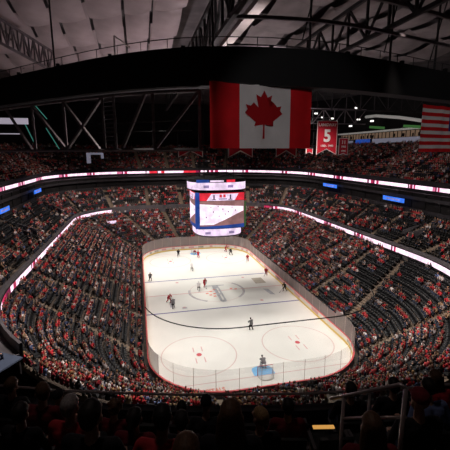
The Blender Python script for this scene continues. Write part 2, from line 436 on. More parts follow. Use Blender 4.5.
for sx in (-1,1):
    q = [(sx*27.13,-1.22),(sx*25.76,-1.22)]+[(sx*(27.13-math.sqrt(max(0,1.83**2-y*y))),y) for y in np.linspace(-1.2,1.2,9)]+[(sx*25.76,1.22),(sx*27.13,1.22)]
    paint('goal_crease','crease',[[(sx*27.08,-1.25),(sx*25.9,-1.25)]+[(sx*(27.13-math.sqrt(1.95**2-y*y)),y) for y in np.linspace(-1.1,1.1,9)]+[(sx*25.9,1.25),(sx*27.08,1.25)]],.034)
text_obj('ice_lettering','CAPITALS',.95,'orange',Matrix.Translation((28.6,-6.6,.04))@Matrix.Rotation(PI/2,4,'Z')@Matrix.Scale(.75,4,(1,0,0)),ice,.002,.03)

# boards
br = empty('rink_boards', (0,0,0), label='white rink boards with red cap rail, yellow kick plate and tall glass', cat='rink boards')
def wall_between(name, m, d0, d1, z0, z1, mats=None):
    a = MB(); c0, c1 = rink(d0), rink(d1)
    strip(a,c0,z0,c0,z1); strip(a,c1,z0,c1,z1); strip(a,c0,z1,c1,z1); strip(a,c0,z0,c1,z0)
    return a.build(name,m,br)
wall_between('board_panels','boardwhite',0,.05,0,1.02)
wall_between('outer_board_panels','boardout',.06,.14,0,1.02)
wall_between('kick_plate','kick',-.03,0,0,.34)
wall_between('cap_rail','cap',-.03,.17,1.02,1.12)
# advert colour blocks on the inner face
advert_c = rink(-.012, 10)
fine = samp(advert_c, np.arange(400)/400)
pcol = ['cap','ledlilac']
a = MB(); b_ = MB()
for i in range(0, 400, 9):
    if R.random() < .62:
        w = R.choice([3,4,5]); a = MB(); tgt = a; mm_ = 'redsoft' if R.random() < .7 else 'logo2'
        for j in range(i, i+w):
            p, q = fine[j % 400], fine[(j+1) % 400]
            tgt.add([(p[0],p[1],.42),(q[0],q[1],.42),(q[0],q[1],.88),(p[0],p[1],.88)],[(0,1,2,3)])
        a.build('board_advert',mm_,br)
gp = rink(.07, 8); gl = rrect(-30.55,30.55,-13.02,13.02,8.6,8.6,8,8)
dense = samp(gl, np.arange(2000)/2000); seglen = np.hypot(*(np.roll(dense,-1,0)-dense).T); cum = np.r_[0,np.cumsum(seglen)]
npan = 66; marks = [int(np.searchsorted(cum, cum[-1]*i/npan)) % 2000 for i in range(npan)]
for i in range(npan):
    k0, k1 = marks[i], marks[(i+1) % npan]
    if k1 < k0: k1 += 2000
    ks = np.linspace(k0, k1, 4).astype(int) % 2000
    mx = abs(dense[ks[1]][0]); H = 1.12+(2.45 if mx > 21 else 1.75)
    a = MB(); pts = dense[ks]
    strip(a, pts, 1.12, pts, H, closed=False); a.build('glass_panel','glass' if dense[ks[1]][0] > 26 else 'glass_side',br)
for i in range(npan):
    p = dense[marks[i]]; H = 1.12+(2.5 if abs(p[0]) > 21 else 1.8)
    multi('glass_post','post',br,[('bar',(p[0],p[1],1.0),(p[0],p[1],H),.032)])
# protective net at the near end
net = empty('protective_net', (30.5,0,0), label='fine safety net with black top cable hanging behind the near goal', cat='net')
nc = [p for p in rrect(-31.4,31.6,-13.3,14.6,9,9,14,8)]
k = [(p[0],p[1]) for p in nc if p[0] > 24.0]; k.sort(key=lambda p: p[1])
low = [p for p in k]
a = MB(); a.tube([(p[0]-30.5,p[1],8.6) for p in low], .055, 6); a.build('top_cable','black',net)
a = MB()
strip(a,[(p[0]-30.5,p[1]) for p in low],3.6,[(p[0]-30.5,p[1]) for p in low],8.6,closed=False); a.build('netting','netting',net)
# goals
def goal(sx, label):
    g = empty('hockey_goal',(sx*27.13,0,0.03),0 if sx>0 else PI,label=label,cat='goal')
    a = MB()
    a.tube([(0,-.915,0),(0,-.915,1.22),(0,.915,1.22),(0,.915,0)],.04); a.build('goal_posts','red',g)
    a = MB(); a.tube([(0,-.915,.03),(.75,-.8,.03),(1.05,-.4,.03),(1.05,.4,.03),(.75,.8,.03),(0,.915,.03)],.035)
    a.tube([(0,-.915,1.22),(.45,-.75,1.18),(.55,0,1.18),(.45,.75,1.18),(0,.915,1.22)],.03); a.build('base_frame','padwhite',g)
    a = MB(); F = [(0,-.915),(.75,-.8),(1.05,-.4),(1.05,.4),(.75,.8),(0,.915)]; T = [(0,-.915),(.35,-.8),(.5,-.4),(.5,.4),(.35,.8),(0,.915)]
    for i in range(5):
        for t in np.linspace(0,1,7):
            f0 = np.array(F[i])*(1-t)+np.array(F[i+1])*t; t0 = np.array(T[i])*(1-t)+np.array(T[i+1])*t
            a.bar((f0[0],f0[1],.03),(t0[0],t0[1],1.2),.012)
        for h in np.linspace(.1,1,6):
            pa = np.array(F[i])*(1-h)+np.array(T[i])*h; pb = np.array(F[i+1])*(1-h)+np.array(T[i+1])*h
            a.bar((pa[0],pa[1],.03+1.17*h),(pb[0],pb[1],.03+1.17*h),.012)
    for y in np.linspace(-.8,.8,9): a.bar((0,y,1.22),(.48,y*.9,1.2),.012)
    a.build('net','net',g)
goal(1,'hockey goal at the near end with white net over blue crease'); goal(-1,'hockey goal at the far end under the scoreboard')

# ------------------------------------------------------------------ people (continuous bodies)
def capsule(bm, a, b, ra, rb, seg=12):
    a = Vector(a); b = Vector(b); d = b-a; L = d.length
    if L < 1e-5: d = Vector((0,0,1)); L = 1e-5
    z = d.normalized(); u = Vector((0,0,1)) if abs(z.z) < .9 else Vector((1,0,0)); x = z.cross(u).normalized(); y = z.cross(x)
    rings = []
    for i in range(1,4): t = -PI/2+PI/2*i/3.0; rings.append((a+z*ra*math.sin(t), ra*math.cos(t)))
    for i in range(0,3): t = PI/2*i/3.0; rings.append((b+z*rb*math.sin(t), rb*math.cos(t)))
    lo = bm.verts.new(a-z*ra); hi = bm.verts.new(b+z*rb); R_ = []
    for c, r in rings: R_.append([bm.verts.new(c+(x*math.cos(2*PI*j/seg)+y*math.sin(2*PI*j/seg))*r) for j in range(seg)])
    for j in range(seg):
        k_ = (j+1) % seg
        bm.faces.new((lo,R_[0][k_],R_[0][j])); bm.faces.new((hi,R_[-1][j],R_[-1][k_]))
        for i in range(len(R_)-1): bm.faces.new((R_[i][j],R_[i][k_],R_[i+1][k_],R_[i+1][j]))
def remesh(caps, vox, tags, mats, smooth_it=3):
    bm = bmesh.new()
    for c in caps: capsule(bm, *c[:4])
    bmesh.ops.recalc_face_normals(bm, faces=bm.faces)
    me = bpy.data.meshes.new('body'); bm.to_mesh(me); bm.free()
    o = bpy.data.objects.new('body', me); COL.objects.link(o)
    m = o.modifiers.new('r','REMESH'); m.mode = 'VOXEL'; m.voxel_size = vox; m.use_smooth_shade = True
    s = o.modifiers.new('s','SMOOTH'); s.iterations = smooth_it; s.factor = .5
    bpy.context.view_layer.update()
    out = bpy.data.meshes.new_from_object(o.evaluated_get(bpy.context.evaluated_depsgraph_get()))
    bpy.data.objects.remove(o); bpy.data.meshes.remove(me)
    out.materials.clear()
    for t in mats: out.materials.append(M[t])
    n = len(out.polygons); ce = np.empty(n*3); out.polygons.foreach_get('center', ce); ce = ce.reshape(-1,3)
    best = np.full(n, 1e9); idx = np.zeros(n, int)
    for c in caps:
        a_, b2, ra, rb, tg = np.array(c[0],float), np.array(c[1],float), c[2], c[3], c[4]
        d = b2-a_; L2 = max(d@d,1e-9); t = np.clip(((ce-a_)@d)/L2,0,1); di = np.linalg.norm(ce-a_-t[:,None]*d,axis=1)-(ra+(rb-ra)*t)
        w = di < best; best[w] = di[w]; idx[w] = tags.index(tg)
    out.polygons.foreach_set('material_index', idx.astype('i')); out.polygons.foreach_set('use_smooth', [True]*n)
    return out
def hand_caps(w, d, side, fine):
    """palm and fingers starting at wrist w going along d"""
    w = Vector(w); d = Vector(d).normalized(); s = Vector((0,side,0)); s = (s-d*s.dot(d)).normalized(); n = d.cross(s)
    out = [(w, w+d*.06, .024, .026, 'skin')]
    for k, (o, l) in enumerate(((-.03,.066),(-.01,.076),(.01,.072),(.03,.056))):
        b = w+d*.075+s*o; m_ = b+d*l*.55+Vector((0,0,-.006)); e = m_+d*l*.4+Vector((0,0,-.022))
        out += [(w+d*.03+s*o*.8, b, .017,.011,'skin'), (b,m_,.011,.0095,'skin'), (m_,e,.0095,.008,'skin')]
    t0 = w+d*.015-s*.02; t1 = t0+d*.035-s*.032; out += [(t0,t1,.015,.012,'skin'),(t1,t1+d*.028-s*.004,.012,.009,'skin')]
    return out
def head_caps(c, yaw=0, pitch=0):
    """head centred at c facing +x turned by yaw"""
    Mx = Matrix.Rotation(yaw,3,'Z') @ Matrix.Rotation(pitch,3,'Y'); c = Vector(c)
    T = lambda x,y,z: c + Mx @ Vector((x,y,z))
    out = [(T(-.02,0,.035),T(.018,0,.03),.088,.080,'skin'), (T(.02,0,-.02),T(.045,0,-.06),.068,.045,'skin'),
           (T(.03,-.02,-.05),T(.03,.02,-.05),.05,.05,'skin'),
           (T(.098,0,.02),T(.112,0,-.012),.010,.015,'skin'),
           (T(.082,-.018,-.05),T(.082,.018,-.05),.010,.010,'lip'),
           (T(.086,-.05,.042),T(.094,-.015,.042),.012,.012,'skin'), (T(.086,.05,.042),T(.094,.015,.042),.012,.012,'skin')]
    for s in (-1,1):
        out += [(T(.088,s*.031,.018),T(.089,s*.032,.018),.0125,.0125,'eye'), (T(-.008,s*.084,.012),T(-.014,s*.09,-.018),.018,.012,'skin')]
    return out, T
def seated(lean=0, yaw=0, arms='lap', wide=1.0, fine=True, pitch=0):
    def L(x,y,z):   # lean the upper body about the hips
        a = lean; zz = z-.55; return (x+math.sin(a)*zz, y, .55+math.cos(a)*zz)
    c = []
    for s in (-1,1):
        c += [((-.02,s*.075,.57),L(-.02,s*.07*wide,.74),.125,.105,'trouser' if 0 else 'shirt'), (L(-.02,s*.07*wide,.74),L(-.01,s*.095*wide,.96),.108,.115,'shirt'),
              (L(-.01,s*.03,.99),L(-.01,s*.185*wide,1.045),.085,.062,'shirt')]
        c += [((0,s*.09,.54),(.42,s*.12,.53),.095,.068,'trouser'), ((.42,s*.12,.53),(.44,s*.12,.12),.062,.042,'trouser'), ((.41,s*.12,.045),(.60,s*.13,.035),.042,.034,'shoe')]
        sh = L(-.01,s*.20*wide,1.04)
        if arms == 'lap': el = L(.04,s*.27*wide,.77); wr = (.27,s*.13,.66); hd = (.8,-s*.35,-.1)
        elif arms == 'up': el = L(.2,s*.24,.98); wr = L(.33,s*.09,1.2); hd = (.25,-s*.1,.9)
        elif arms == 'rest': el = L(-.02,s*.30*wide,.78); wr = (.24,s*.29,.70); hd = (1,0,-.05)
        else: el = L(.16,s*.22*wide,.82); wr = L(.36,s*.07,.98); hd = (.5,-s*.2,.6)
        c += [(sh,el,.056*wide,.045,'shirt'), (el,wr,.043,.031,'shirt' if arms != 'up' else 'skin')]
        c += hand_caps(wr,hd,s,fine) if fine else [(wr,Vector(wr)+Vector(hd).normalized()*.12,.032,.025,'skin')]
    c += [(L(0,0,1.06),L(.015,0,1.17),.058,.052,'skin')]
    hc, T = head_caps(L(.03,0,1.265), yaw, pitch); c += hc
    return c, T
TG = ['shirt','trouser','skin','shoe','eye','lip']
def body_mesh(caps, vox, sm=2): return remesh(caps, vox, TG, ['jred','jean','skin','trdark','eye','lip'], sm)
def hair_caps(T, kind):
    h = [(T(-.035,0,.045),T(.0,0,.065),.093,.088,'h'), (T(-.05,0,.0),T(-.045,0,.05),.078,.085,'h')]
    if kind == 'short': h += [(T(-.055,0,-.03),T(-.05,0,.03),.055,.075,'h')]
    if kind == 'long':
        for s in (-1,-.4,.4,1): h += [(T(-.05,s*.055,.02),T(-.075,s*.075,-.14),.055,.05,'h'), (T(-.075,s*.075,-.14),T(-.10,s*.07,-.27),.05,.03,'h')]
    if kind == 'tail':
        h += [(T(-.11,0,.06),T(-.15,0,-.02),.03,.035,'h'), (T(-.15,0,-.02),T(-.13,0,-.16),.035,.018,'h')]
    if kind == 'curly':
        for i in range(14):
            a = i*2.4; z = -.04+.013*i; h += [(T(-.04+.075*math.cos(a)*.8,.085*math.sin(a),z),T(-.04+.08*math.cos(a)*.8,.09*math.sin(a),z+.01),.032,.032,'h')] if math.cos(a) < .5 else []
    return h
def hair_mesh(T, kind, vox=.010): return remesh(hair_caps(T,kind), vox, ['h'], ['hairblack'], 2)
def cap_mesh(T):
    caps = [(T(-.02,0,.07),T(.01,0,.075),.095,.092,'h')] + [(T(.08,s*.03,.065),T(.155,s*.03,.045),.012,.008,'h') for s in (-1.6,-.8,0,.8,1.6)]
    return remesh(caps, .010, ['h'], ['jred'], 2)
FG = {}
def fgt(name, hairs, **k):
    c, T = seated(**k); FG[name] = (body_mesh(c,.0095), {h:(cap_mesh(T) if h=='cap' else hair_mesh(T,h)) for h in hairs})
fgt('upright', ['short','long','curly','cap','tail'], lean=-.05, arms='lap')
fgt('lean', ['short','long','cap'], lean=.18, arms='rest', yaw=.1)
fgt('turn', ['short','long','tail','curly'], lean=.02, arms='lap', yaw=.75)
fgt('phone', ['short','long'], lean=.0, arms='up', yaw=-.15)

def set_slots(o, mats):
    for i, m in enumerate(mats):
        if i < len(o.material_slots) and m: o.material_slots[i].link = 'OBJECT'; o.material_slots[i].material = M[m]

# ------------------------------------------------------------------ our own (near) upper deck
Dn = samp(D, np.arange(4000)/4000); sel = [i for i in range(4000) if Dn[i][0] >= 36]
# ordered from left (-y) to right (+y)
Dn = Dn[sel]; Dn = Dn[np.argsort(Dn[:,1])][::18]
tn = np.gradient(Dn, axis=0); tn /= np.hypot(*tn.T)[:,None]; nn_ = np.c_[tn[:,1], -tn[:,0]]
def off(d): return Dn + nn_*d
floors = [19.25,20.17,20.65,21.18,21.73,22.27,22.9,23.5,24.1,24.7,25.3,25.9,26.5]
edges = [0]+[.8+.85*k for k in range(0,14)]
a = MB()
strip(a, off(0), 17.2, off(0), floors[0], closed=False)
for k_ in range(len(floors)):
    strip(a, off(edges[k_]), floors[k_], off(edges[k_+1]), floors[k_], closed=False)
    if k_+1 < len(floors): strip(a, off(edges[k_+1]), floors[k_], off(edges[k_+1]), floors[k_+1], closed=False)
struct(a.build('floor_near_deck','concrete'))
a = MB()
strip(a, off(-.2), 17.2, off(-.2), 20.1, closed=False); strip(a, off(-.2), 20.1, off(0), 20.1, closed=False); strip(a, off(0), 20.1, off(0), 19.2, closed=False)
struct(a.build('trim_5','fascia'))
a = MB(); a.tube([(p[0],p[1],20.42) for p in off(-.1)], .025, 6)
for p in off(-.1)[::6]: a.bar((p[0],p[1],20.05),(p[0],p[1],20.42),.03)
tag(a.build('deck_front_rail','rail'),'thin steel rail along the front edge of the near deck','rail')

# seat (detailed)
def make_seat():
    r = empty('arena_seat',(0,0,0),label='x',cat='seat')
    a = MB()
    P = [(-.02,.43),(.10,.415),(.30,.42),(.42,.45),(.43,.42),(.30,.385),(.10,.38),(-.02,.40)]
    for yi in range(4):
        pass
    k=len(a.v)
    for y in (-.23,-.12,.12,.23):
        dz = .012 if abs(y) > .2 else 0
        a.v += [(x,y,z+dz) for x,z in P]
    n = len(P)
    for j in range(3):
        for i in range(n): a.f.append((k+j*n+i,k+j*n+(i+1)%n,k+(j+1)*n+(i+1)%n,k+(j+1)*n+i)); a.m.append(0)
    a.f.append(tuple(k+i for i in range(n))); a.m.append(0); a.f.append(tuple(k+3*n+i for i in range(n))[::-1]); a.m.append(0)
    a.build('seat_pan','seat',r)
    a = MB(); P = [(-.03,.45),(-.07,.62),(-.12,.80),(-.15,.90),(-.19,.89),(-.16,.79),(-.11,.62),(-.07,.44)]
    k=0
    for y in (-.23,-.13,.13,.23):
        dx = .02 if abs(y) > .2 else 0
        a.v += [(x+dx,y,z-(.02 if abs(y)>.2 and z>.85 else 0)) for x,z in P]
    for j in range(3):
        for i in range(n): a.f.append((k+j*n+i,k+j*n+(i+1)%n,k+(j+1)*n+(i+1)%n,k+(j+1)*n+i)); a.m.append(0)
    a.f.append(tuple(k+i for i in range(n))); a.m.append(0); a.f.append(tuple(k+3*n+i for i in range(n))[::-1]); a.m.append(0)
    a.build('backrest','seat',r)
    for s in (-1,1):
        a = MB(); a.box((.10,s*.262,.64),(.34,.045,.03)); a.build('armrest','fascia_grey',r)
    a = MB()
    for s in (-1,1): a.bar((.0,s*.262,.02),(.05,s*.262,.63),.03,.06)
    a.bar((-.02,-.26,.36),(-.02,.26,.36),.04); a.build('support_frame','steel_dark',r)
    return r
# simplified one-mesh seat for far copies
def seat_simple_mesh():
    a = MB(); a.box((.2,0,.42),(.44,.46,.05))
    a.add([(-.02,-.23,.42),(-.02,.23,.42),(-.17,.21,.9),(-.17,-.21,.9),(-.07,-.23,.42),(-.07,.23,.42),(-.22,.21,.88),(-.22,-.21,.88)],[(0,1,2,3),(7,6,5,4),(0,3,7,4),(1,5,6,2),(3,2,6,7),(0,4,5,1)])
    a.box((-.02,0,.2),(.08,.3,.42))
    o = a.build('arena_seat','seat'); me = o.data; bpy.data.objects.remove(o); return me
SSM = seat_simple_mesh()

def row_pos(k_, px):
    """point on row k of the near deck whose image column is px (head height)"""
    offd = (.45 if k_ == 0 else edges[k_]+.5); P = off(offd); z = floors[k_]
    Q = np.c_[P, np.full(len(P), z+1.36)]; ok, x, y, c = in_view(Q, 400)
    best = None
    for i in range(len(P)-1):
        if c[i] > .3 and c[i+1] > .3 and (x[i]-px)*(x[i+1]-px) <= 0:
            t = (px-x[i])/(x[i+1]-x[i]) if x[i+1] != x[i] else 0
            p = P[i]*(1-t)+P[i+1]*t; best = (p, y[i]*(1-t)+y[i+1]*t, -nn_[i])
    return best
FGP = [ # px, py(headtop), row, pose, hair, haircolor, shirt, skin, label
 (12,378,1,'upright','short','hairbrown','jdark','skin','spectator at the far left edge, brown hair and black top, seen from behind'),
 (42,388,1,'turn','short','hairbrown','jmaroon','skin','spectator in dark maroon turning the head right beside the left-edge fan'),
 (58,392,1,'upright','cap','jdark','jmaroon','skin','spectator wearing a black cap in the front left rows'),
 (72,399,3,'upright','short','hairgrey','jred','skin','grey haired spectator in a red jersey in the front left rows'),
 (92,399,4,'upright','short','hairblack','jdark','skin','large dark haired spectator in a black top, left foreground'),
 (113,410,4,'turn','curly','hairbrown','jmaroon','skin','spectator in maroon showing the cheek, right of the large dark haired one'),
 (134,411,4,'upright','tail','hairblack','jmaroon','skin','dark haired spectator with a ponytail in maroon, left of centre foreground'),
 (22,405,3,'upright','short','hairblack','jdark','skin2','black clad spectator in the dark left foreground, second row from the edge'),
 (158,420,4,'lean','short','hairblack','jred','skin2','spectator leaning forward in a red shirt near the front rail'),
 (181,423,4,'upright','short','hairblack','jdark','skin','dark haired spectator in black below the front rail'),
 (185,441,5,'upright','short','hairbrown','jblue','skin','brown haired spectator at the bottom edge in a blue shirt'),
 (182,403,0,'upright','short','hairblack','jdark','skin','small dark head against the ice at the deck rail'),
 (205,408,1,'lean','cap','jdark','jdark','skin','spectator in a black cap leaning on the front rail'),
 (230,405,4,'upright','long','hairbrown','jdark','skin','long haired woman in black in the centre foreground'),
 (260,420,4,'turn','short','hairblond','jdark','skin','blond child turning towards the right in the centre foreground'),
 (288,401,4,'upright','short','hairblack','jmaroon','skin','broad dark haired spectator right of centre foreground'),
 (372,417,4,'upright','long','hairbrown','jmaroon','skin','long brown haired woman in front of the handrail'),
 (433,388,4,'lean','short','hairblack','jblue','skin','spectator in a blue-grey shirt at the right edge'),
 (392,372,1,'upright','short','hairblack','jdark','skin','distant spectator in black right of the handrail, front row'),
 (418,366,1,'upright','cap','jmaroon','jdark','skin','spectator in a maroon cap and black jersey by the right front row'),
 (440,352,1,'lean','long','hairbrown','jred','skin','long haired spectator in red leaning forward at the right edge front row'),
 (350,385,1,'upright','short','hairblack','jdark','skin','spectator in black left of the handrail top, front row'),
]
seat0 = make_seat(); seat_used = False
def place_seat(x, y, z, rz, label, group, s=1):
    global seat_used
    o = seat0 if not seat_used else copy_tree(seat0); seat_used = True
    o.location = (x,y,z); o.rotation_euler = (0,0,rz); tag(o,label,'seat',group); return o
taken = []
for (px,py,k_,pose,hair,hc,shirt,skin,label) in FGP:
    cand = []
    for kk in range(0,max(5,k_+1)):
        q_ = row_pos(kk, px)
        if q_ is None or any(t[0] == kk and np.hypot(*(t[1]-q_[0])) < .52 for t in taken): continue
        cand.append((abs(q_[1]-py)+6*abs(kk-k_)+(30 if kk == 0 and k_ != 0 else 0), kk))
    k_ = min(cand)[1] if cand else k_
    rp = row_pos(k_, px)
    if rp is None: print('NO POS', label); continue
    p, yy, nrm = rp; rz = math.atan2(nrm[1], nrm[0])
    q = Vector((p[0]-CP[0],p[1]-CP[1],0)).length
    dz = (yy-py)*q*1.25/FPX; s = max(.9,min(1.05, 1+dz/1.36))
    print('FG', k_, label[:40], 'want', py, 'row y', round(float(yy)), 's', round(s,2))
    root = empty('person',(p[0],p[1],floors[k_]+.001),rz,label=label,cat='person',group='spectators in the near deck'); root.scale = (s,s,s)
    me, hs = FG[pose]; b = bpy.data.objects.new('body', me); COL.objects.link(b); b.parent = root
    set_slots(b,[shirt,R.choice(['jean','trdark']),skin,'trdark',None,None])
    h = bpy.data.objects.new('cap' if hair == 'cap' else 'hair', hs[hair]); COL.objects.link(h); h.parent = root; set_slots(h,[hc])
    del root['group']
    taken.append((k_, p))
    place_seat(p[0]-nrm[0]*.08, p[1]-nrm[1]*.08, floors[k_], rz, ' '.join(('dark seat of the '+label.replace(',','')).split()[:13]).rstrip(), 'near deck seats')
# empty seats filling the near rows
cnt = 0
for k_ in range(0,7):
    offd = (.45 if k_ == 0 else edges[k_]+.5); P = off(offd); cl = np.r_[0,np.cumsum(np.hypot(*np.diff(P,axis=0).T))]
    for s_ in np.arange(.3, cl[-1], .58):
        p = np.array([np.interp(s_,cl,P[:,0]),np.interp(s_,cl,P[:,1])]); nr = -np.array([np.interp(s_,cl,nn_[:,0]),np.interp(s_,cl,nn_[:,1])])
        ok, x, y, c = in_view(np.array([[p[0],p[1],floors[k_]+.8]]), 14)
        if not ok[0]: continue
        if any(t[0] == k_ and np.hypot(*(t[1]-p)) < .56 for t in taken): continue
        if k_ >= 3 and 316 < x[0] < 352: continue            # aisle
        place_seat(p[0]-nr[0]*.08, p[1]-nr[1]*.08, floors[k_], math.atan2(nr[1],nr[0]), 'empty dark seat with armrests in the rows of the near deck', 'empty near deck seats'); cnt += 1
print('near seats', cnt)

# handrail at the right of the near deck
def at(px, py, z=None, x=None):
    d = fw+r2*(px-225)/FPX+u2*(225-py)/FPX
    t = (z-CP[2])/d[2] if z is not None else (x-CP[0])/d[0]
    return tuple(CP+d*t)
hr = empty('handrail', at(372,392,x=60.7), label='steel aisle handrail with two rails at the right of the deck', cat='handrail')
o = Vector(hr.location)
S = lambda *p: tuple(Vector(p)-o)
t0, t1, t2, t3 = (60.20,-10.78,22.56),(60.55,-10.83,22.82),(60.98,-10.62,23.02),(61.05,-10.58,21.75)
p330, p343, p400, p407 = [np.array(at(a_,b2,x=c_)) for a_,b2,c_ in ((331,398.5,60.3),(344,396,60.5),(400,384.5,61.0),(406,388,61.05))]
l342, l407 = np.array(at(342,418.5,x=60.5)), np.array(at(406,417,x=61.05))
tb = lambda n_, pts, r_: (lambda a_: (a_.tube([S(*p) for p in pts], r_, 8), a_.build(n_,'rail',hr,True)))(MB())
tb('top_rail',[p330,p343,p400,p407],.019)
tb('lower_rail',[l342,l407],.017)
tb('post',[p407,(p407[0],p407[1],21.7)],.021)
tb('post',[p343,(p343[0],p343[1],21.2)],.019)
pm = p343*.5+p400*.5; tb('baluster',[pm,(pm[0],pm[1],21.4)],.012)
lz = np.array(at(323.5,427,x=60.1)); a = MB(); a.box((0,0,0),(.05,.26,.015))
ol = a.build('step_light','lampwarm'); ol.location = lz; ol.rotation_euler=(0,0,math.radians(-12)); tag(ol,'small orange glowing step light beside the aisle','step light')

# left-hand broadcast platform
pl = empty('camera_platform',(33.6,-25.1,9.2),math.radians(-32),label='blue-grey topped platform on the ledge at the left edge',cat='platform')
a = MB(); a.box((0,0,-.15),(2.6,3.6,.12)); a.build('platform_top','tarp',pl)
for sx in (-1,1):
    for sy in (-1,1): multi('leg','steel_dark',pl,[('bar',(sx*1.1,sy*1.6,-1.5),(sx*1.1,sy*1.6,-.2),.12)])

# ------------------------------------------------------------------ the crowd and seats in the bowl
def seat_spots(c0, c1, z0, z1, rows, ais, aw, tier_id, pitch=.55):
    out = []; A_ = sorted(ais)
    for si in range(len(A_)):
        ua, ub = A_[si], A_[(si+1) % len(A_)] + (1 if si == len(A_)-1 else 0)
        us = np.linspace(ua, ub, 40)
        p0 = samp(c0, us); p1 = samp(c1, us)
        for k in range(rows):
            t = (k+.55)/rows; P = p0*(1-t)+p1*t; cl = np.r_[0,np.cumsum(np.hypot(*np.diff(P,axis=0).T))]
            s = np.arange(aw+.3, cl[-1]-.2, pitch)
            if len(s) == 0: continue
            x = np.interp(s,cl,P[:,0]); y = np.interp(s,cl,P[:,1]); q = np.interp(s,cl,us)
            d = samp(c0,q)-samp(c1,q); ang = np.arctan2(d[:,1],d[:,0])
            z = z0+(z1-z0)*k/rows
            out.append(np.c_[x,y,np.full(len(s),z),ang,np.full(len(s),si),np.full(len(s),k),np.full(len(s),tier_id),s])
    return np.concatenate(out)
S1 = seat_spots(A,B,.7,8.0,17,aisA,1.2,0)
S2 = seat_spots(B2,Cc,9.0,13.6,9,aisB,1.0,1); S2 = S2[S2[:,0] < 34]
S3 = seat_spots(D,E_,18.9,27.3,20,aisD,1.1,2)
S3 = S3[S3[:,0] < 38]
SP = np.concatenate([S1,S2,S3])
ok, ix, iy, dep = in_view(SP[:,:3]+[0,0,1], 22)
# hidden below the near deck edge
d = SP[:,:3]-CP; tt = (56.6-CP[0])/np.minimum(d[:,0],-1e-3); zc = CP[2]+(d[:,2]+1.2)*tt
ok &= (zc > 19.3) | (d[:,0] > -1)
SP = SP[ok]; dep = dep[ok]; ix = ix[ok]; iy = iy[ok]
# occupancy: sections differ, and there are clumps
occs = {}
def occ_of(t, s, x, y):
    key = (int(t),int(s))
    if key not in occs:
        base = (.72,.60,.62)[int(t)]
        occs[key] = min(.92,max(.15, base + R.uniform(-.16,.14)))
    return occs[key]
clump = np.sin(SP[:,0]*.9+np.sin(SP[:,1]*.7)*2)*.5+np.sin(SP[:,1]*1.1+SP[:,5]*.8)*.5
occ = np.zeros(len(SP), bool); runs = {}
for i, r_ in enumerate(SP):
    o_ = occ_of(r_[6], r_[4], r_[0], r_[1])
    if r_[6] == 0 and r_[1] > 0 and r_[0] <= 8: o_ = .9
    if r_[6] == 0 and r_[1] < 0 and r_[0] <= 0: o_ = .8
    if r_[6] == 0 and r_[1] > 15 and r_[0] > 8: o_ = .45
    if r_[6] == 0 and r_[1] > 18 and 12 < r_[0] < 24 and r_[5] > 6: o_ = .15
    if r_[6] == 0 and r_[1] < -15 and r_[0] > 0: o_ = .5
    if r_[6] == 0 and r_[0] > 28: o_ = .62
    if r_[6] == 1 and r_[0] > -20: o_ = .45
    key = (r_[6],r_[4],r_[5])
    st = runs.get(key, R.random() < o_)
    tgt = min(.97,max(.03,o_+.25*clump[i]))
    if R.random() < .42: st = R.random() < tgt
    runs[key] = st; occ[i] = st
print('spots', len(SP), 'occupied', occ.sum())

# low person template for the mass of the crowd
def low_person():
    V = []; F = []; C_ = []
    rings = [(0,.46,.16,.19,0),(-.01,.75,.12,.17,0),(0,.98,.12,.22,0),(0,1.09,.08,.17,0),(.01,1.12,.05,.055,2),(.03,1.19,.085,.07,2),(.035,1.28,.10,.08,2),(.02,1.36,.085,.07,3)]
    n = 6
    for (x,z,rx,ry,t) in rings:
        for j in range(n):
            a_ = 2*PI*(j+.5)/n; V.append((x+rx*math.cos(a_), ry*math.sin(a_), z)); C_.append(3 if (t == 2 and z > 1.15 and math.cos(a_) < -.2) else t)
    for i in range(len(rings)-1):
        for j in range(n): F.append((i*n+j,i*n+(j+1)%n,(i+1)*n+(j+1)%n,(i+1)*n+j))
    k = len(V); V.append((.02,0,1.40)); C_.append(3)
    for j in range(n): F.append(((len(rings)-1)*n+j,(len(rings)-1)*n+(j+1)%n,k,k))
    def bx(c, d_, t):
        k = len(V)
        for sx in (-1,1):
            for sy in (-1,1):
                for sz in (-1,1): V.append((c[0]+sx*d_[0]/2,c[1]+sy*d_[1]/2,c[2]+sz*d_[2]/2)); C_.append(t)
        for f in [(0,1,3,2),(4,6,7,5),(0,4,5,1),(2,3,7,6),(0,2,6,4),(1,5,7,3)]: F.append(tuple(k+q for q in f))
    bx((.24,0,.54),(.46,.34,.12),1); bx((.44,0,.26),(.1,.30,.46),1)
    for s in (-1,1): bx((.12,s*.24,.82),(.16,.09,.36),0); bx((.27,s*.16,.68),(.16,.08,.08),2)
    return np.array(V), np.array([f if len(f) == 4 else f+(f[-1],) for f in F]), np.array(C_)
LV, LF, LC = low_person()
tri = LF[:,2] == LF[:,3]; LQ = LF[~tri]; LT = LF[tri][:,:3]
SHIRTS = np.array([(.46,.035,.045),(.34,.03,.04),(.58,.08,.09),(.22,.03,.035),(.02,.02,.024),(.05,.045,.05),(.10,.09,.09),(.26,.24,.25),(.70,.66,.66),(.09,.12,.24),(.28,.19,.12),(.14,.08,.06)])
SW = np.array([.10,.11,.06,.09,.12,.11,.10,.09,.08,.05,.06,.05]); SW /= SW.sum()
SKN = np.array([(.55,.33,.24),(.45,.26,.18),(.22,.12,.08),(.60,.40,.30)]); HAR = np.array([(.015,.012,.01),(.07,.04,.02),(.22,.14,.06),(.3,.28,.27),(.45,.02,.03),(.02,.02,.025)])
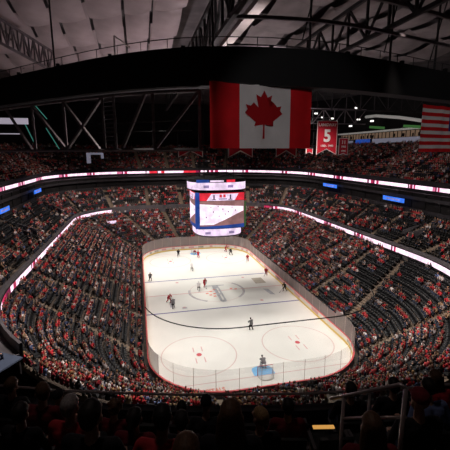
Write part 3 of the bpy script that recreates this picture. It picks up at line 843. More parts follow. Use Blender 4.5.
def merged(name, spots, V, Q, T_, colors, label, cat):
    n = len(spots); ca, sa = np.cos(spots[:,3]), np.sin(spots[:,3]); sc = NR.uniform(.92,1.06,n)
    X = V[None,:,0]*sc[:,None]; Y = V[None,:,1]*sc[:,None]; Z = V[None,:,2]*sc[:,None]
    W = np.stack([spots[:,0,None]+X*ca[:,None]-Y*sa[:,None], spots[:,1,None]+X*sa[:,None]+Y*ca[:,None], spots[:,2,None]+Z],2).reshape(-1,3)
    nv = len(V); offs = (np.arange(n)*nv)[:,None,None]
    q = (Q[None]+offs).reshape(-1,4); t = (T_[None]+offs).reshape(-1,3) if T_ is not None and len(T_) else np.zeros((0,3),int)
    me = bpy.data.meshes.new(name); me.vertices.add(len(W)); me.vertices.foreach_set('co', W.ravel())
    nl = len(q)*4+len(t)*3; me.loops.add(nl); me.polygons.add(len(q)+len(t))
    me.loops.foreach_set('vertex_index', np.r_[q.ravel(),t.ravel()].astype('i'))
    me.polygons.foreach_set('loop_start', np.r_[np.arange(len(q))*4, len(q)*4+np.arange(len(t))*3].astype('i'))
    me.update(calc_edges=True)
    if colors is not None:
        at_ = me.attributes.new('Col','FLOAT_COLOR','POINT'); at_.data.foreach_set('color', np.c_[colors.reshape(-1,3),np.ones(len(W))].ravel())
        me.materials.append(M['crowd'])
    else: me.materials.append(M['seat'])
    o = bpy.data.objects.new(name, me); COL.objects.link(o)
    return tag(o,label,cat,kind='stuff')
order = np.argsort(dep)
vis_in = (ix > 0) & (ix < 450) & (iy > 0) & (iy < 452)
near_p = [i for i in order if occ[i] and vis_in[i]][:300-len(FGP)]
near_s = [i for i in order if (not occ[i]) and vis_in[i]][:max(0,300-cnt-len(FGP))]
np_set = set(near_p); ns_set = set(near_s)
far_p = np.array([i for i in range(len(SP)) if occ[i] and i not in np_set])
far_s = np.array([i for i in range(len(SP)) if not occ[i] and i not in ns_set])
n = len(far_p); sh = SHIRTS[NR.choice(len(SHIRTS),n,p=SW)]*NR.uniform(.7,1.3,(n,1)); tr = np.array([(.02,.025,.04)])*NR.uniform(.5,2.5,(n,1)); sk = SKN[NR.randint(0,4,n)]; ha = HAR[NR.randint(0,6,n)]
cc = np.stack([sh,tr,sk,ha],1)[:,LC,:]
sp = SP[far_p].copy(); sp[:,3] += NR.uniform(-.35,.35,n); sp[:,0] += NR.uniform(-.06,.06,n); sp[:,1] += NR.uniform(-.06,.06,n)
for t_, (nm, lb) in enumerate([('the lower bowl','distant seated crowd filling the lower bowl around the rink, many in red'),('the club tier','distant seated crowd in the middle tier between the two ribbons'),('the upper tier','distant seated crowd in the dark upper tier above the top ribbon')]):
    m_ = sp[:,6] == t_
    merged('seated_crowd', sp[m_], LV, LQ, LT, cc[m_], lb, 'crowd')
sv = np.empty(len(SSM.vertices)*3); SSM.vertices.foreach_get('co', sv); sv = sv.reshape(-1,3)
sq = np.array([list(p.vertices) for p in SSM.polygons])
for t_, lb in enumerate(['rows of empty dark seats in the lower bowl','rows of empty dark seats in the middle tier','rows of empty dark seats in the upper tier']):
    m_ = SP[far_s][:,6] == t_
    merged('empty_seats', SP[far_s][m_], sv, sq, None, None, lb, 'seats')
# individual seats in the lower bowl
def region(x, y):
    if x > 27 and abs(y) < 16: return 'behind near goal'
    side = 'left' if y < 0 else 'right'
    return ('in near %s corner of lower bowl' if x > 16 else 'along the %s side of the rink') % side
for i in near_s:
    r_ = SP[i]; o_ = bpy.data.objects.new('arena_seat', SSM); COL.objects.link(o_); o_.location = (r_[0],r_[1],r_[2]); o_.rotation_euler = (0,0,r_[3])
    rg = region(r_[0],r_[1]); tag(o_,'empty dark seat '+rg,'seat','empty seats '+rg)
# individual mid-size people
MP = []
for kk in (dict(lean=-.05,arms='lap'),dict(lean=.2,arms='rest',yaw=.3),dict(lean=.05,arms='clap',yaw=-.4)):
    c, T = seated(fine=False, **kk); MP.append((body_mesh(c,.028,1),hair_mesh(T,'short',.022),hair_mesh(T,'long',.022)))
snames = {'jred':'red','jdark':'black','jgrey':'grey','jwhite':'white','jblue':'blue','jmaroon':'maroon','jtan':'tan'}
hn = {'hairblack':'black','hairbrown':'brown','hairblond':'blond','hairgrey':'grey'}
for i in near_p:
    r_ = SP[i]; b_, h1, h2 = R.choice(MP)
    shirt = R.choices(list(snames), [36,16,12,10,6,12,8])[0]; hc = R.choice(list(hn)); lng = R.random() < .35
    rg = region(r_[0],r_[1]); lb = 'spectator, %s%s hair, %s top, %s' % ('long ' if lng else 'short ',hn[hc],snames[shirt],rg)
    root = empty('person',(r_[0],r_[1],r_[2]),r_[3]+R.uniform(-.2,.2),label=lb,cat='person',group=lb.replace('spectator','spectators'))
    b2 = bpy.data.objects.new('body',b_); COL.objects.link(b2); b2.parent = root; set_slots(b2,[shirt,R.choice(['jean','trdark']),R.choice(['skin','skin','skin2']),'trdark'])
    h = bpy.data.objects.new('hair',h2 if lng else h1); COL.objects.link(h); h.parent = root; set_slots(h,[hc])

# ------------------------------------------------------------------ hockey players, officials
def skater(stride=.3, bend=.55, hip=.86):
    c = []
    def U(x,y,z): return (x+math.sin(bend)*z, y, hip+math.cos(bend)*z)
    for s in (-1,1):
        c += [((0,s*.09,hip),U(0,s*.09,.28),.15,.15,'shirt'), (U(0,s*.09,.28),U(0,s*.12,.45),.16,.14,'shirt'), (U(0,0,.5),U(0,s*.22,.5),.12,.10,'shirt')]
        kx = .22+s*stride*.5; fx = .0+s*stride
        c += [((0,s*.11,hip-.02),(kx,s*.15,.5),.13,.10,'trouser'), ((kx,s*.15,.5),(fx,s*.18,.14),.085,.065,'skin2s'), ((fx-.06,s*.18,.07),(fx+.17,s*.19,.06),.05,.04,'shoe')]
        el = U(.22,s*.32,.34); wr = (U(.45,0,.12)[0], s*.14-.04, hip+.14-.1*(s>0))
        c += [(U(0,s*.23,.5),el,.08,.065,'shirt'), (el,wr,.065,.05,'shirt')]
        c += [(wr,(wr[0]+.09,wr[1]-s*.02,wr[2]-.03),.05,.045,'glove')]
        for q in (-.03,-.01,.01,.03): c += [((wr[0]+.09,wr[1]+q,wr[2]-.03),(wr[0]+.13,wr[1]+q,wr[2]-.09),.017,.015,'glove')]
    c += [(U(0,0,.56),U(.03,0,.66),.06,.058,'skin')]
    hc, T = head_caps(U(.06,0,.75),0,-.1); c += hc
    return c, T, U
TG2 = ['shirt','trouser','skin','shoe','skin2s','glove','eye','lip']
def pmesh(**k):
    c, T, U = skater(**k)
    me = remesh(c,.024,TG2,['jred','trdark','skin','trdark','jred','helmetblack','eye','lip'],1)
    hm = remesh([(T(-.03,0,.06),T(.02,0,.065),.105,.10,'h'),(T(-.05,0,.0),T(-.05,0,.05),.08,.09,'h')],.02,['h'],['helmetred'],1)
    return me, hm
PM = [pmesh(stride=.3,bend=.6), pmesh(stride=-.25,bend=.4), pmesh(stride=.1,bend=.22), pmesh(stride=.12,bend=1.05,hip=.62)]
PL = [ # x,y,rz,mesh,shirt,socks,helmet,stick,label
 (16.2,1.7,200,2,'stripe','trdark','helmetblack',False,'official in black and white skating alone inside the near blue line'),
 (-2.6,-1.9,20,1,'jred','jred','helmetred',True,'skater in red on the centre circle beside the logo'),
 (-.8,-3.3,160,0,'jwhite','jgrey','helmetwhite',True,'skater in white next to the red one on the centre circle'),
 (3.4,-9.1,30,0,'jred','jred','helmetred',True,'skater in red near the left end of the blue line'),
 (6.0,-8.5,190,1,'jgrey','jgrey','helmetwhite',True,'skater in grey-white below the red one on the left'),
 (-12.7,-2.8,170,0,'jwhite','trdark','helmetwhite',True,'lone skater in white between far blue line and far goal'),
 (-25.2,-4.4,0,1,'jdark','jdark','helmetblack',True,'dark clad skater left of the far goal'),
 (-22.4,.1,170,0,'jred','jred','helmetred',True,'skater in red in front of the far goal'),
 (-26.4,7.8,60,1,'jred','jred','helmetred',True,'skater in red by the far end boards, right'),
 (-23.0,8.5,200,0,'jdark','trdark','helmetwhite',True,'dark clad skater right of the far end red skater'),
 (-17.1,11.0,-20,0,'jred','jred','helmetred',True,'skater in red in the far right corner'),
 (-8.4,-11.8,10,2,'stripe','trdark','helmetblack',False,'official in dark stripes against the left boards'),
 (-6.4,11.9,-30,0,'jred','jred','helmetred',True,'skater in red along the right boards near the blue line'),
 (3.1,12.2,-60,1,'jdark','trdark','helmetblack',True,'dark clad skater along the right boards by the centre line'),
 (25.7,.35,180,3,'jgrey','padwhite','helmetblack',False,'goaltender crouching in the blue crease at the near end'),
 (-26.0,-.3,0,3,'jred','padwhite','helmetred',False,'goaltender in red in the far crease'),
]
ms = mat('shirt_stripes',(.3,.3,.3)); nt = ms.node_tree; wv = nt.nodes.new('ShaderNodeTexWave'); wv.bands_direction = 'Y'; wv.inputs['Scale'].default_value = 4
tc = nt.nodes.new('ShaderNodeTexCoord'); nt.links.new(tc.outputs['Object'],wv.inputs['Vector']); cr = nt.nodes.new('ShaderNodeValToRGB')
cr.color_ramp.elements[0].position = .45; cr.color_ramp.elements[1].position = .55; cr.color_ramp.elements[0].color = (.01,.01,.01,1); cr.color_ramp.elements[1].color = (.35,.35,.35,1)
nt.links.new(wv.outputs['Color'],cr.inputs['Fac']); nt.links.new(cr.outputs['Color'],nt.nodes['Principled BSDF'].inputs['Base Color']); M['stripe'] = ms
for (x,y,rz,mi,shirt,sock,helm,stick,label) in PL:
    root = empty('person',(x,y,.03),math.radians(rz),label=label,cat='person'); s_ = 1.08; root.scale = (s_,s_,s_*(.98 if mi != 3 else 1))
    me, hm = PM[mi]; b = bpy.data.objects.new('body',me); COL.objects.link(b); b.parent = root
    set_slots(b,[shirt,'trdark' if shirt != 'jred' else 'helmetred','skin','trdark',sock,'helmetblack'])
    h = bpy.data.objects.new('helmet',hm); COL.objects.link(h); h.parent = root; set_slots(h,[helm])
    if stick or 'goaltender' in label:
        a = MB(); a.bar((.42,.10,1.15),(1.05,-.25,.06),.035,.03); a.bar((1.05,-.25,.05),(1.30,-.20,.04),.03,.08)
        so = a.build('hockey_stick','stick'); so.location = (x,y,.03); so.rotation_euler = (0,0,math.radians(rz)); so.scale = (s_,)*3
        tag(so,' '.join(('hockey stick of the '+label).split()[:15]),'hockey stick')
        if label.startswith('goaltender'):
            for s in (-1,1):
                a = MB(); a.bar((.34,s*.2,.62),(.28,s*.3,.05),.26,.1); a.build('leg_pad','padwhite',root)

# ------------------------------------------------------------------ scoreboard
sb = empty('scoreboard',(0,0,11),0,label='hanging scoreboard with curved video screens above centre ice',cat='scoreboard')
def sbp(n_, mb_, m_): return mb_.build(n_, m_, sb)
def oval(a_, b2, p=3.2, n=72):
    P = []
    for i in range(n):
        t = 2*PI*i/n; c_, s_ = math.cos(t), math.sin(t)
        P.append((a_*math.copysign(abs(c_)**(2/p),c_), b2*math.copysign(abs(s_)**(2/p),s_)))
    return np.array(P)
def ringmesh(P, z0, z1, cap=True):
    m_ = MB(); strip(m_,P,z0,P,z1)
    if cap: m_.add([(p[0],p[1],z0) for p in P],[tuple(range(len(P)))[::-1]]); m_.add([(p[0],p[1],z1) for p in P],[tuple(range(len(P)))])
    return m_
sbp('core', ringmesh(oval(4.6,3.7),.4,9.9), 'black')
sbp('upper_ring_screen', ringmesh(oval(4.9,4.95,2.6),8.15,9.35), 'ledwhite2')
sbp('upper_ring_top', ringmesh(oval(4.8,5.0,2.6),9.35,9.85), 'black')
sbp('upper_ring_trim', ringmesh(oval(4.95,5.0,2.6),8.0,8.15), 'black')
sbp('lower_ring_screen', ringmesh(oval(4.9,4.1,2.8),.55,1.65), 'ledwhite2')
sbp('lower_ring_trim', ringmesh(oval(4.8,4.0,2.8),.3,.55), 'steel')
# main screens: slightly curved faces of a box (a along x, b along y)
HX, HY, Z0, Z1 = 4.55, 3.9, 1.85, 7.75
def face_pts(side, n=18):
    out = []
    for i in range(n+1):
        t = i/n*2-1; bulge = .45*(1-t*t)
        if side == '+x': out.append((HX+bulge, t*HY))
        if side == '-x': out.append((-HX-bulge, -t*HY))
        if side == '-y': out.append((t*HX, -HY-bulge))
        if side == '+y': out.append((-t*HX, HY+bulge))
    return out
def screen_patch(name, side, quads, m, eps=.03):
    fp = face_pts(side); m_ = MB()
    nrm = {'+x':(1,0),'-x':(-1,0),'-y':(0,-1),'+y':(0,1)}[side]
    def pt(u, v):   # u,v in 0..1
        q = u*18; i = min(17,int(q)); f = q-i; x = fp[i][0]*(1-f)+fp[i+1][0]*f; y = fp[i][1]*(1-f)+fp[i+1][1]*f
        return (x+nrm[0]*eps, y+nrm[1]*eps, Z0+(Z1-Z0)*v)
    for q in quads:
        K = 12; (u0,v0),(u1,v1),(u2_,v2),(u3,v3) = q     # bl, br, tr, tl
        def bl(a, b): return pt((u0+(u1-u0)*a)*(1-b)+(u3+(u2_-u3)*a)*b, (v0+(v1-v0)*a)*(1-b)+(v3+(v2-v3)*a)*b)
        for i in range(K):
            for j in range(K): m_.add([bl(i/K,j/K),bl((i+1)/K,j/K),bl((i+1)/K,(j+1)/K),bl(i/K,(j+1)/K)],[(0,1,2,3)])
    return m_.build(name, m, sb)
for side in ('+x','-x','-y','+y'):
    m_ = MB(); fp = face_pts(side); strip(m_,np.array(fp),Z0-.1,np.array(fp),Z1+.1,closed=False)
    inner = np.array(fp)*.9; strip(m_,np.array(fp),Z1+.1,inner,Z1+.1,closed=False); strip(m_,np.array(fp),Z0-.1,inner,Z0-.1,closed=False)
    m_.build('screen_casing','black',sb)
    Rq = lambda u0,u1,v0,v1: [(u0,v0),(u1,v0),(u1,v1),(u0,v1)]
    screen_patch('score_bar',side,[Rq(.03,.99,.78,.99)],'ledr',.03)
    screen_patch('score_bar_centre',side,[[(.17,.78),(.77,.78),(.86,.97),(.27,.97)]],'ledwhite2',.06)
    screen_patch('score_figures',side,[Rq(.31,.34,.82,.94),Rq(.28,.37,.80,.82),Rq(.66,.69,.82,.94),Rq(.63,.72,.80,.82)],'leddark',.09)
    screen_patch('score_clock',side,[Rq(.44,.49,.87,.95),Rq(.52,.57,.87,.95)],'ledr',.09)
    screen_patch('score_clock',side,[Rq(.42,.60,.81,.84)],'ledlilac',.09)
    screen_patch('picture_crowd',side,[Rq(.03,.99,.06,.77)],'ledcrowd',.03)
    screen_patch('picture_ice',side,[[(.03,.10),(.32,.11),(.97,.48),(.03,.68)],[(.03,.55),(.97,.47),(.97,.60),(.03,.69)]],'ledice',.06)
    [screen_patch('picture_skater',side,[Rq(u,u+.018,v,v+.04)],'leddark',.09) for u,v in ((.15,.3),(.3,.45),(.42,.33),(.5,.52),(.62,.45),(.7,.56),(.78,.48),(.55,.38),(.25,.58),(.4,.6))]
    screen_patch('lower_bar',side,[[(.03,.0),(.99,.0),(.99,.11),(.03,.06)]],'ledbluedk',.10)
# blue corner column and green edge
m_ = MB(); m_.box((HX-.2,-HY-.12,(Z0+Z1)/2),(.8,.62,Z1-Z0)); sbp('corner_screen', m_, 'ledbluedk')
m_ = MB(); m_.box((HX-.2,HY+.1,(Z0+Z1)/2-.8),(.3,.3,Z1-Z0-1.6)); sbp('corner_screen', m_, 'green')
for yy in (-2.4,1.6): multi('ring_figure','ledlilac',sb,[('box',(4.93,yy,1.1),(.05,.9,.40)),('box',(4.95,yy-.2,8.75),(.05,.9,.42))])
m_ = MB(); m_.box((4.55,-3.1,9.6),(.7,2.0,.45)); sbp('ring_sponsor_blue', m_, 'ledbluedk')
m_ = MB(); m_.box((4.7,1.5,9.6),(.3,1.4,.40)); sbp('ring_sponsor_red', m_, 'ledr')
m_ = MB(); m_.box((4.7,-.8,9.6),(.3,2.2,.26)); sbp('ring_sponsor_white', m_, 'ledwhite2')
for sx in (-2.5,2.5):
    for sy in (-2.5,2.5): multi('hanging_cable','black',sb,[('tube',[(sx,sy,9.5),(sx,sy,32.9)],.05,6)])
m_ = MB()
for a_, b2 in (((-2.5,-2.5),(2.5,-2.5)),((2.5,-2.5),(2.5,2.5)),((2.5,2.5),(-2.5,2.5)),((-2.5,2.5),(-2.5,-2.5))):
    m_.bar((*a_,10.6),(*b2,10.6),.18); m_.bar((*a_,9.6),(*b2,10.6),.12)
sbp('top_frame', m_, 'steel_dark')

# ------------------------------------------------------------------ catwalk ring and trusses
def smooth_path(pts, n=60):
    pts = np.array(pts,float); cl = np.r_[0,np.cumsum(np.hypot(*np.diff(pts[:,:2],axis=0).T))]
    s = np.linspace(0,cl[-1],n)
    P = np.stack([np.interp(s,cl,pts[:,k]) for k in range(pts.shape[1])],1)
    for _ in range(6): P[1:-1] = P[1:-1]*.5+(P[:-2]+P[2:])*.25
    return P
CW = smooth_path([(-12,-46),(-6,-41.5),(.7,-36.3),(8.7,-29.8),(16.9,-22.2),(22.7,-16.4),(26.6,-11.6),(28.8,-7.3),(29.9,-2.1),(30.1,2.7),(29.3,7.3),(27.2,14.5),(24.6,23.3),(22.2,30.2),(18,38),(12,46)],90)
ct = np.gradient(CW,axis=0); ct /= np.hypot(*ct.T)[:,None]; cn = np.c_[ct[:,1],-ct[:,0]]
cw = empty('catwalk',(29,0,31),label='black curved lighting catwalk crossing the picture under the roof',cat='catwalk')
def CO(d): return CW+cn*d-np.array([29,0])
a = MB(); z_lo, z_hi = 31.0, 34.1
T_ = np.interp(np.arange(90),[0,30,44,60,89],[.0,0,.15,.0,-.35])
def cstrip(mb_, P, za, Q, zb):
    k=len(mb_.v); n=len(P)
    mb_.v += [(P[i][0],P[i][1],za[i]-31) for i in range(n)]+[(Q[i][0],Q[i][1],zb[i]-31) for i in range(n)]
    for i in range(n-1): mb_.f.append((k+i,k+i+1,k+n+i+1,k+n+i)); mb_.m.append(0)
top = np.full(90,z_hi)+T_; bot = np.full(90,z_lo)
cstrip(a,CO(.9),bot,CO(.9),top); cstrip(a,CO(-.9),bot,CO(-.9),top); cstrip(a,CO(.9),bot,CO(-.9),bot)
a.build('side_drapes','black',cw)
a = MB(); a.tube([(p[0],p[1],z_hi+.75-31+T_[i]) for i,p in enumerate(CO(.9))],.04,5)
for i in range(0,90,2): p = CO(.9)[i]; a.bar((p[0],p[1],z_hi-31+T_[i]-.1),(p[0],p[1],z_hi+.75-31+T_[i]),.05)
a.build('guard_rail','steel_dark',cw)
for i in (8,30,45,52,60,66,72,80):
    p = CO(0)[i]; multi('hanger_rod','steel_dark',cw,[('bar',(p[0],p[1],z_hi-31-.2),(p[0],p[1],43-31),.16)])
    if i > 40: multi('brace','steel_dark',cw,[('bar',(p[0]+.1,p[1]-.8,z_hi+1-31),(p[0],p[1]+1.2,43-31),.09)])
for i in range(7,86,6):
    p = CO(.5)[i]; multi('light_fixture','black',cw,[('box',(p[0],p[1],z_hi-31+.12),(.35,.35,.45))])
# truss under the left half of the catwalk
tr_ = empty('hanging_truss',(20,-20,25.3),label='grey steel truss with crossed diagonals hanging left of the big flag',cat='truss')
seg = [p for p in CW if -42 < p[1] < -7.2]; seg = smooth_path(seg,64)
def TP(i, z): p = seg[i]; return (p[0]-20,p[1]+20,z-25.3)
for z,w in ((25.45,.19),(30.75,.16)): multi('chord','steel',tr_,[('tube',[TP(i,z) for i in range(64)],w,6)])
_,sx_,_,_ = in_view(np.c_[seg, np.full(64,28.)],999)
TI = lambda px: int(np.argmin(abs(sx_-px)))
for px in (-6,33,64,103,116,151,203): multi('post','steel',tr_,[('bar',TP(TI(px),25.4),TP(TI(px),30.8),.26)])
for p0,p1 in ((8,31),(34,64),(66,100)): multi('diagonal','steel',tr_,[('bar',TP(TI(p0),30.7),TP(TI(p1),25.5),.26)])
for p0,p1 in ((64,102),(119,150),(154,200)): multi('diagonal','steel',tr_,[('bar',TP(TI(p0),25.5),TP(TI(p1),30.7),.26)])
LA, LB = TI(104), TI(115)
a = MB()
for j in (LA,LB): a.bar(TP(j,25.4),TP(j,30.8),.10)
for z in np.arange(25.6,30.7,.42): a.bar(TP(LA,z),TP(LB,z),.07)
a.build('ladder','steel',tr_)
for z in (27.2,28.1): multi('side_rail','steel_dark',tr_,[('tube',[TP(i,z) for i in range(TI(100),63)],.04,5)])

# ------------------------------------------------------------------ ceiling fabric panels
def panel(x_near, x_far, y0, y1, zt, drop, label, m='fabric', slope=.57):
    nx, ny = 10, 5; xm = (x_near+x_far)/2; ym = (y0+y1)/2
    a = MB()
    for i in range(nx+1):
        t = i/nx
        for j in range(ny+1):
            s = j/ny; y = y0+(y1-y0)*s; x = x_near+(x_far-x_near)*t + slope*(y-ym)
            z = zt - drop*t + .25*(2*s-1)**2 - .6*math.sin(PI*t)
            a.v.append((x-xm,y-ym,z-zt))
    for i in range(nx):
        for j in range(ny): q = i*(ny+1)+j; a.f.append((q,q+1,q+ny+2,q+ny+1)); a.m.append(0)
    o_ = a.build('ceiling_baffle',m,None,True); o_.location = (xm,ym,zt)
    return tag(o_,label,'ceiling baffle','fabric ceiling baffles')
ys = [-38,-34,-30.1,-26.05,-22.05,-18.05,-14.0,-10.7,-7.0]
rowsx = [(28.5,17.6),(17.2,7.0),(6.6,-3.2),(-3.6,-12.5),(-12.9,-22)]
ynames = ['eighth','seventh','sixth','fifth','fourth','third','second','first']
rnames = ['nearest','second','third','fourth','fifth']
for ri,(xa,xb) in enumerate(rowsx):
    for j in range(len(ys)-1):
        ym = (ys[j]+ys[j+1])/2; sh_ = .57*(ym+10.7)
        panel(xa+sh_-.15, xb+sh_+.15, ys[j]+.20, ys[j+1]-.20, 42.6, 2.1, 'pale mauve fabric ceiling baffle, %s from the centre in the %s row'%(ynames[j],rnames[ri]),'fabric')
for ri,(xa,xb) in enumerate([(30,20),(19.5,9),(8,-3),(-4,-16)]):
    for j,(y0,y1) in enumerate(((3.5,9.5),(11,17),(18.5,25),(26.5,33),(34.5,41))):
        ym = (y0+y1)/2; sh_ = -.35*(ym-6)
        panel(xa+sh_, xb+sh_, y0, y1, 42.6, .5, 'dim grey ceiling baffle on the right, %s from the centre in the %s row'%(['first','second','third','fourth','fifth'][j],rnames[ri]),'fabric_dim',-.35)

# roof beams and lattice trusses
b0 = MB(); b0.box((0,0,0),(24,1.05,.55)); bo = b0.build('roof_beam','steel_light'); bo.location = (23.5,-1.9,38.2); tag(bo,'broad pale grey beam running up above the flag','beam')
def lattice(name, a_, b2, h, n, w, m_, label):
    a_, b2 = Vector(a_), Vector(b2); r_ = empty(name,a_,label=label,cat='truss'); d_ = b2-a_
    multi('chord',m_,r_,[('bar',(0,0,0),d_,w),('bar',(0,0,h),d_+Vector((0,0,h)),w)])
    g = MB()
    for i in range(n):
        p = d_*(i/n); q = d_*((i+1)/n); g.bar(p,p+Vector((0,0,h)),w*.6)
        if i % 2: g.bar(p,q+Vector((0,0,h)),w*.6)
        else: g.bar(p+Vector((0,0,h)),q,w*.6)
    g.build('web',m_,r_); return r_
lattice('roof_truss',(40,-5.0,36.2),(-40,-5.0,36.2),4,26,.42,'steel_dark','dark lattice roof truss just left of the pale beam')
lattice('roof_truss',(38,10,36.5),(-50,12,36.5),4,24,.36,'steel_dark','dark lattice roof truss over the right of the big flag')

lattice('roof_truss',at(-12,36,z=37.5),at(54,72,z=36),2.6,12,.26,'steel','short grey lattice truss at the left edge above the catwalk')
lattice('roof_truss',(-36,12,33),(-36,52,33),4,12,.30,'steel','grey cross truss spanning the far half of the hall')
lattice('roof_truss',(-62,16,33),(-62,55,33),4,12,.30,'steel','farthest grey cross truss near the end wall')
lattice('roof_truss',(-12,4,34),(-12,52,34),4,14,.20,'steel_dark','grey cross truss right of the big flag')
for (o1,z1_,w1,lb) in ((2.0,36.2,.26,'dark curved roof beam just above the catwalk'),(4.4,37.6,.30,'dark curved roof beam higher above the catwalk'),(-3.2,35.4,.16,'thin pale conduit curving above the catwalk')):
    c_ = MB(); P = CW+cn*o1
    for i in range(46,89): c_.bar((P[i][0],P[i][1],z1_),(P[i+1][0],P[i+1][1],z1_),w1)
    tag(c_.build('curved_beam','steel'),lb,'beam')
# floodlight clusters behind the catwalk, pale tube frame at the left
c_ = MB(); c_.bar((0,0,0),(0,0,3.6),.14); c_.bar((0,0,3.6),(-2.2,1.6,3.1),.14)
o_ = c_.build('pipe_frame','steel_light'); o_.location = (19,-15.0,33.9); tag(o_,'pale pipe frame standing on the catwalk at the left','pipe frame')

# ------------------------------------------------------------------ flags and banners
CWn = lambda x, y: None
def cloth(w, h, nx, ny, func, amp=.05, ph=0, z_amp=.0):
    """quads (centre along width at 0, hanging from z=0 down to -h), func(u,v)->material idx"""
    a = MB()
    for i in range(nx+1):
        for j in range(ny+1):
            u, v = i/nx, j/ny; y = (u-.5)*w; z = -v*h
            a.v.append((amp*math.sin(u*17+ph+v*1.3)+amp*.6*math.sin(u*31+ph), y, z))
    for i in range(nx):
        for j in range(ny):
            q = i*(ny+1)+j; a.f.append((q,q+1,q+ny+2,q+ny+1)); a.m.append(func((i+.5)/nx,(j+.5)/ny))
    return a
# Canadian flag
FL0 = np.array(at(210,84,x=31.6)); FR0 = np.array(at(312,89.5,x=29.2)); FLB = np.array(at(210,150,x=31.6))
W_ = float(np.hypot(*(FR0-FL0)[:2])); H_ = float(FL0[2]-FLB[2])
ang = math.atan2((FR0-FL0)[1],(FR0-FL0)[0])-PI/2
cf = empty('national_flag',tuple((FL0+FR0)/2+[0,0,.12]),ang,label='large red and white maple leaf flag hanging from the catwalk',cat='flag')
print('flag', W_, H_, FL0, FR0)
cloth(W_*1.01,H_*1.02,60,8,lambda u,v: 1 if .265 < u < .775 else 0,.06).build('flag_cloth',['flagred','flagwhite'],cf,True)
leaf = [(0,1),(.10,.80),(.24,.87),(.17,.50),(.31,.64),(.36,.53),(.54,.57),(.48,.40),(.57,.34),(.25,.07),(.29,-.05),(.02,.0),(.03,-.42)]
lp = leaf + [(-x,y) for x,y in reversed(leaf[1:])]
a = MB(); s_ = 1.72
# ear-clip through bmesh
bm = bmesh.new(); vs = [bm.verts.new((.17, x*s_*2.02-.01*W_, y*s_*1.72-3.4)) for x,y in lp]; f = bm.faces.new(vs); bmesh.ops.triangulate(bm,faces=[f])
me = bpy.data.meshes.new('maple_leaf'); bm.to_mesh(me); bm.free(); me.materials.append(M['leafred'])
lo = bpy.data.objects.new('maple_leaf',me); COL.objects.link(lo); lo.parent = cf
a = MB(); a.tube([(0,-W_/2,.03),(0,W_/2,.03)],.06); a.build('hanging_bar','steel_dark',cf)
# American flag
U0 = np.array(at(423,104,x=27.0)); UB = np.array(at(423,152,x=27.0)); h_ = float(U0[2]-UB[2])
us = empty('national_flag',(U0[0]-1.5,U0[1]+4.5,U0[2]+.0),math.radians(17),label='striped red and white flag hanging at the right edge',cat='flag')
def usf(u,v):
    if u > .6 and v < 7/13: return 2
    return int(v*13) % 2
cloth(9.4,h_,52,13,usf,.07,1.2).build('flag_cloth',['flagred','flagwhite','flagblue'],us,True)
a = MB(); a.tube([(0,-4.7,.03),(0,4.7,.03)],.06); a.build('hanging_bar','steel_dark',us)
for r_i in range(5):
    for c_i in range(6):
        a = MB(); pp = [(.2,1.3+c_i*.58+(.13 if q%2 == 0 else .052)*math.sin(q*PI/5),-.3-r_i*.62+(.13 if q%2 == 0 else .052)*math.cos(q*PI/5)) for q in range(10)]
        a.add(pp,[(9,0,1),(1,2,3),(3,4,5),(5,6,7),(7,8,9),(1,3,5,7,9)]); a.build('star','flagwhite',us)
# swallow-tailed banners
def banner(px0, px1, py0, py1, X, label, notch, texts=(), inv=True, m='banner'):
    p0 = np.array(at(px0,py0,x=X)); p1 = np.array(at(px1,py0,x=X)); pb = np.array(at(px0,py1,x=X))
    w = float(p1[1]-p0[1]); h = float(p0[2]-pb[2]); r_ = empty('hanging_banner',tuple((p0+p1)/2),0,label=label,cat='banner')
    def shape(mrg, x):
        W2 = w/2-mrg; H2 = h-mrg*1.2
        return [(x,-W2,-mrg),(x,W2,-mrg),(x,W2,-H2),(x,0,-H2+notch),(x,-W2,-H2)]
    a = MB(); v = shape(0,0); a.add(v,[(0,1,3),(1,2,3),(0,3,4)]); a.build('border','bannerwhite',r_)
    a = MB(); v = shape(.12,.03); a.add(v,[(0,1,3),(1,2,3),(0,3,4)]); a.build('banner_cloth',m,r_)
    a = MB(); a.tube([(0,-w/2,0),(0,w/2,0)],.05); a.tube([(0,-w/2,0),(0,-w/2,2.5)],.02,5); a.tube([(0,w/2,0),(0,w/2,2.5)],.02,5); a.build('hanging_bar','steel_dark',r_)
    rot = Matrix.Rotation(PI/2,4,'Z')@Matrix.Rotation(PI/2,4,'X')
    for (t,sz,zz,bd) in texts:
        text_obj('lettering',t,sz,'bannerwhite',Matrix.Translation((.08,0,-h*zz))@rot,r_,.01,bd)
    return r_
banner(317.5,338,120.5,155,8,'red retired number banner with a white figure 5',.85,(('LANGWAY',.62,.13,.01),('5',2.6,.46,.09),('1982 - 1993',.46,.74,.01)))
banner(339,348.5,138,155.5,0,'small narrow red banner with white lettering',.3,(('11',.9,.25,.02),('1983',.5,.5,.01),('1995',.5,.75,.01)))
banner(228,253,138,158,20,'red swallow-tailed banner below the flag centre left',.75)
banner(276,297,138,157.5,20,'red swallow-tailed banner below the flag centre right',.75)
banner(178,203,150.5,157.5,16,'dark red swallow-tailed banner tip below the truss',.75)
banner(306,313,148,154,10,'tiny red banner tip beside the retired number banner',.2)

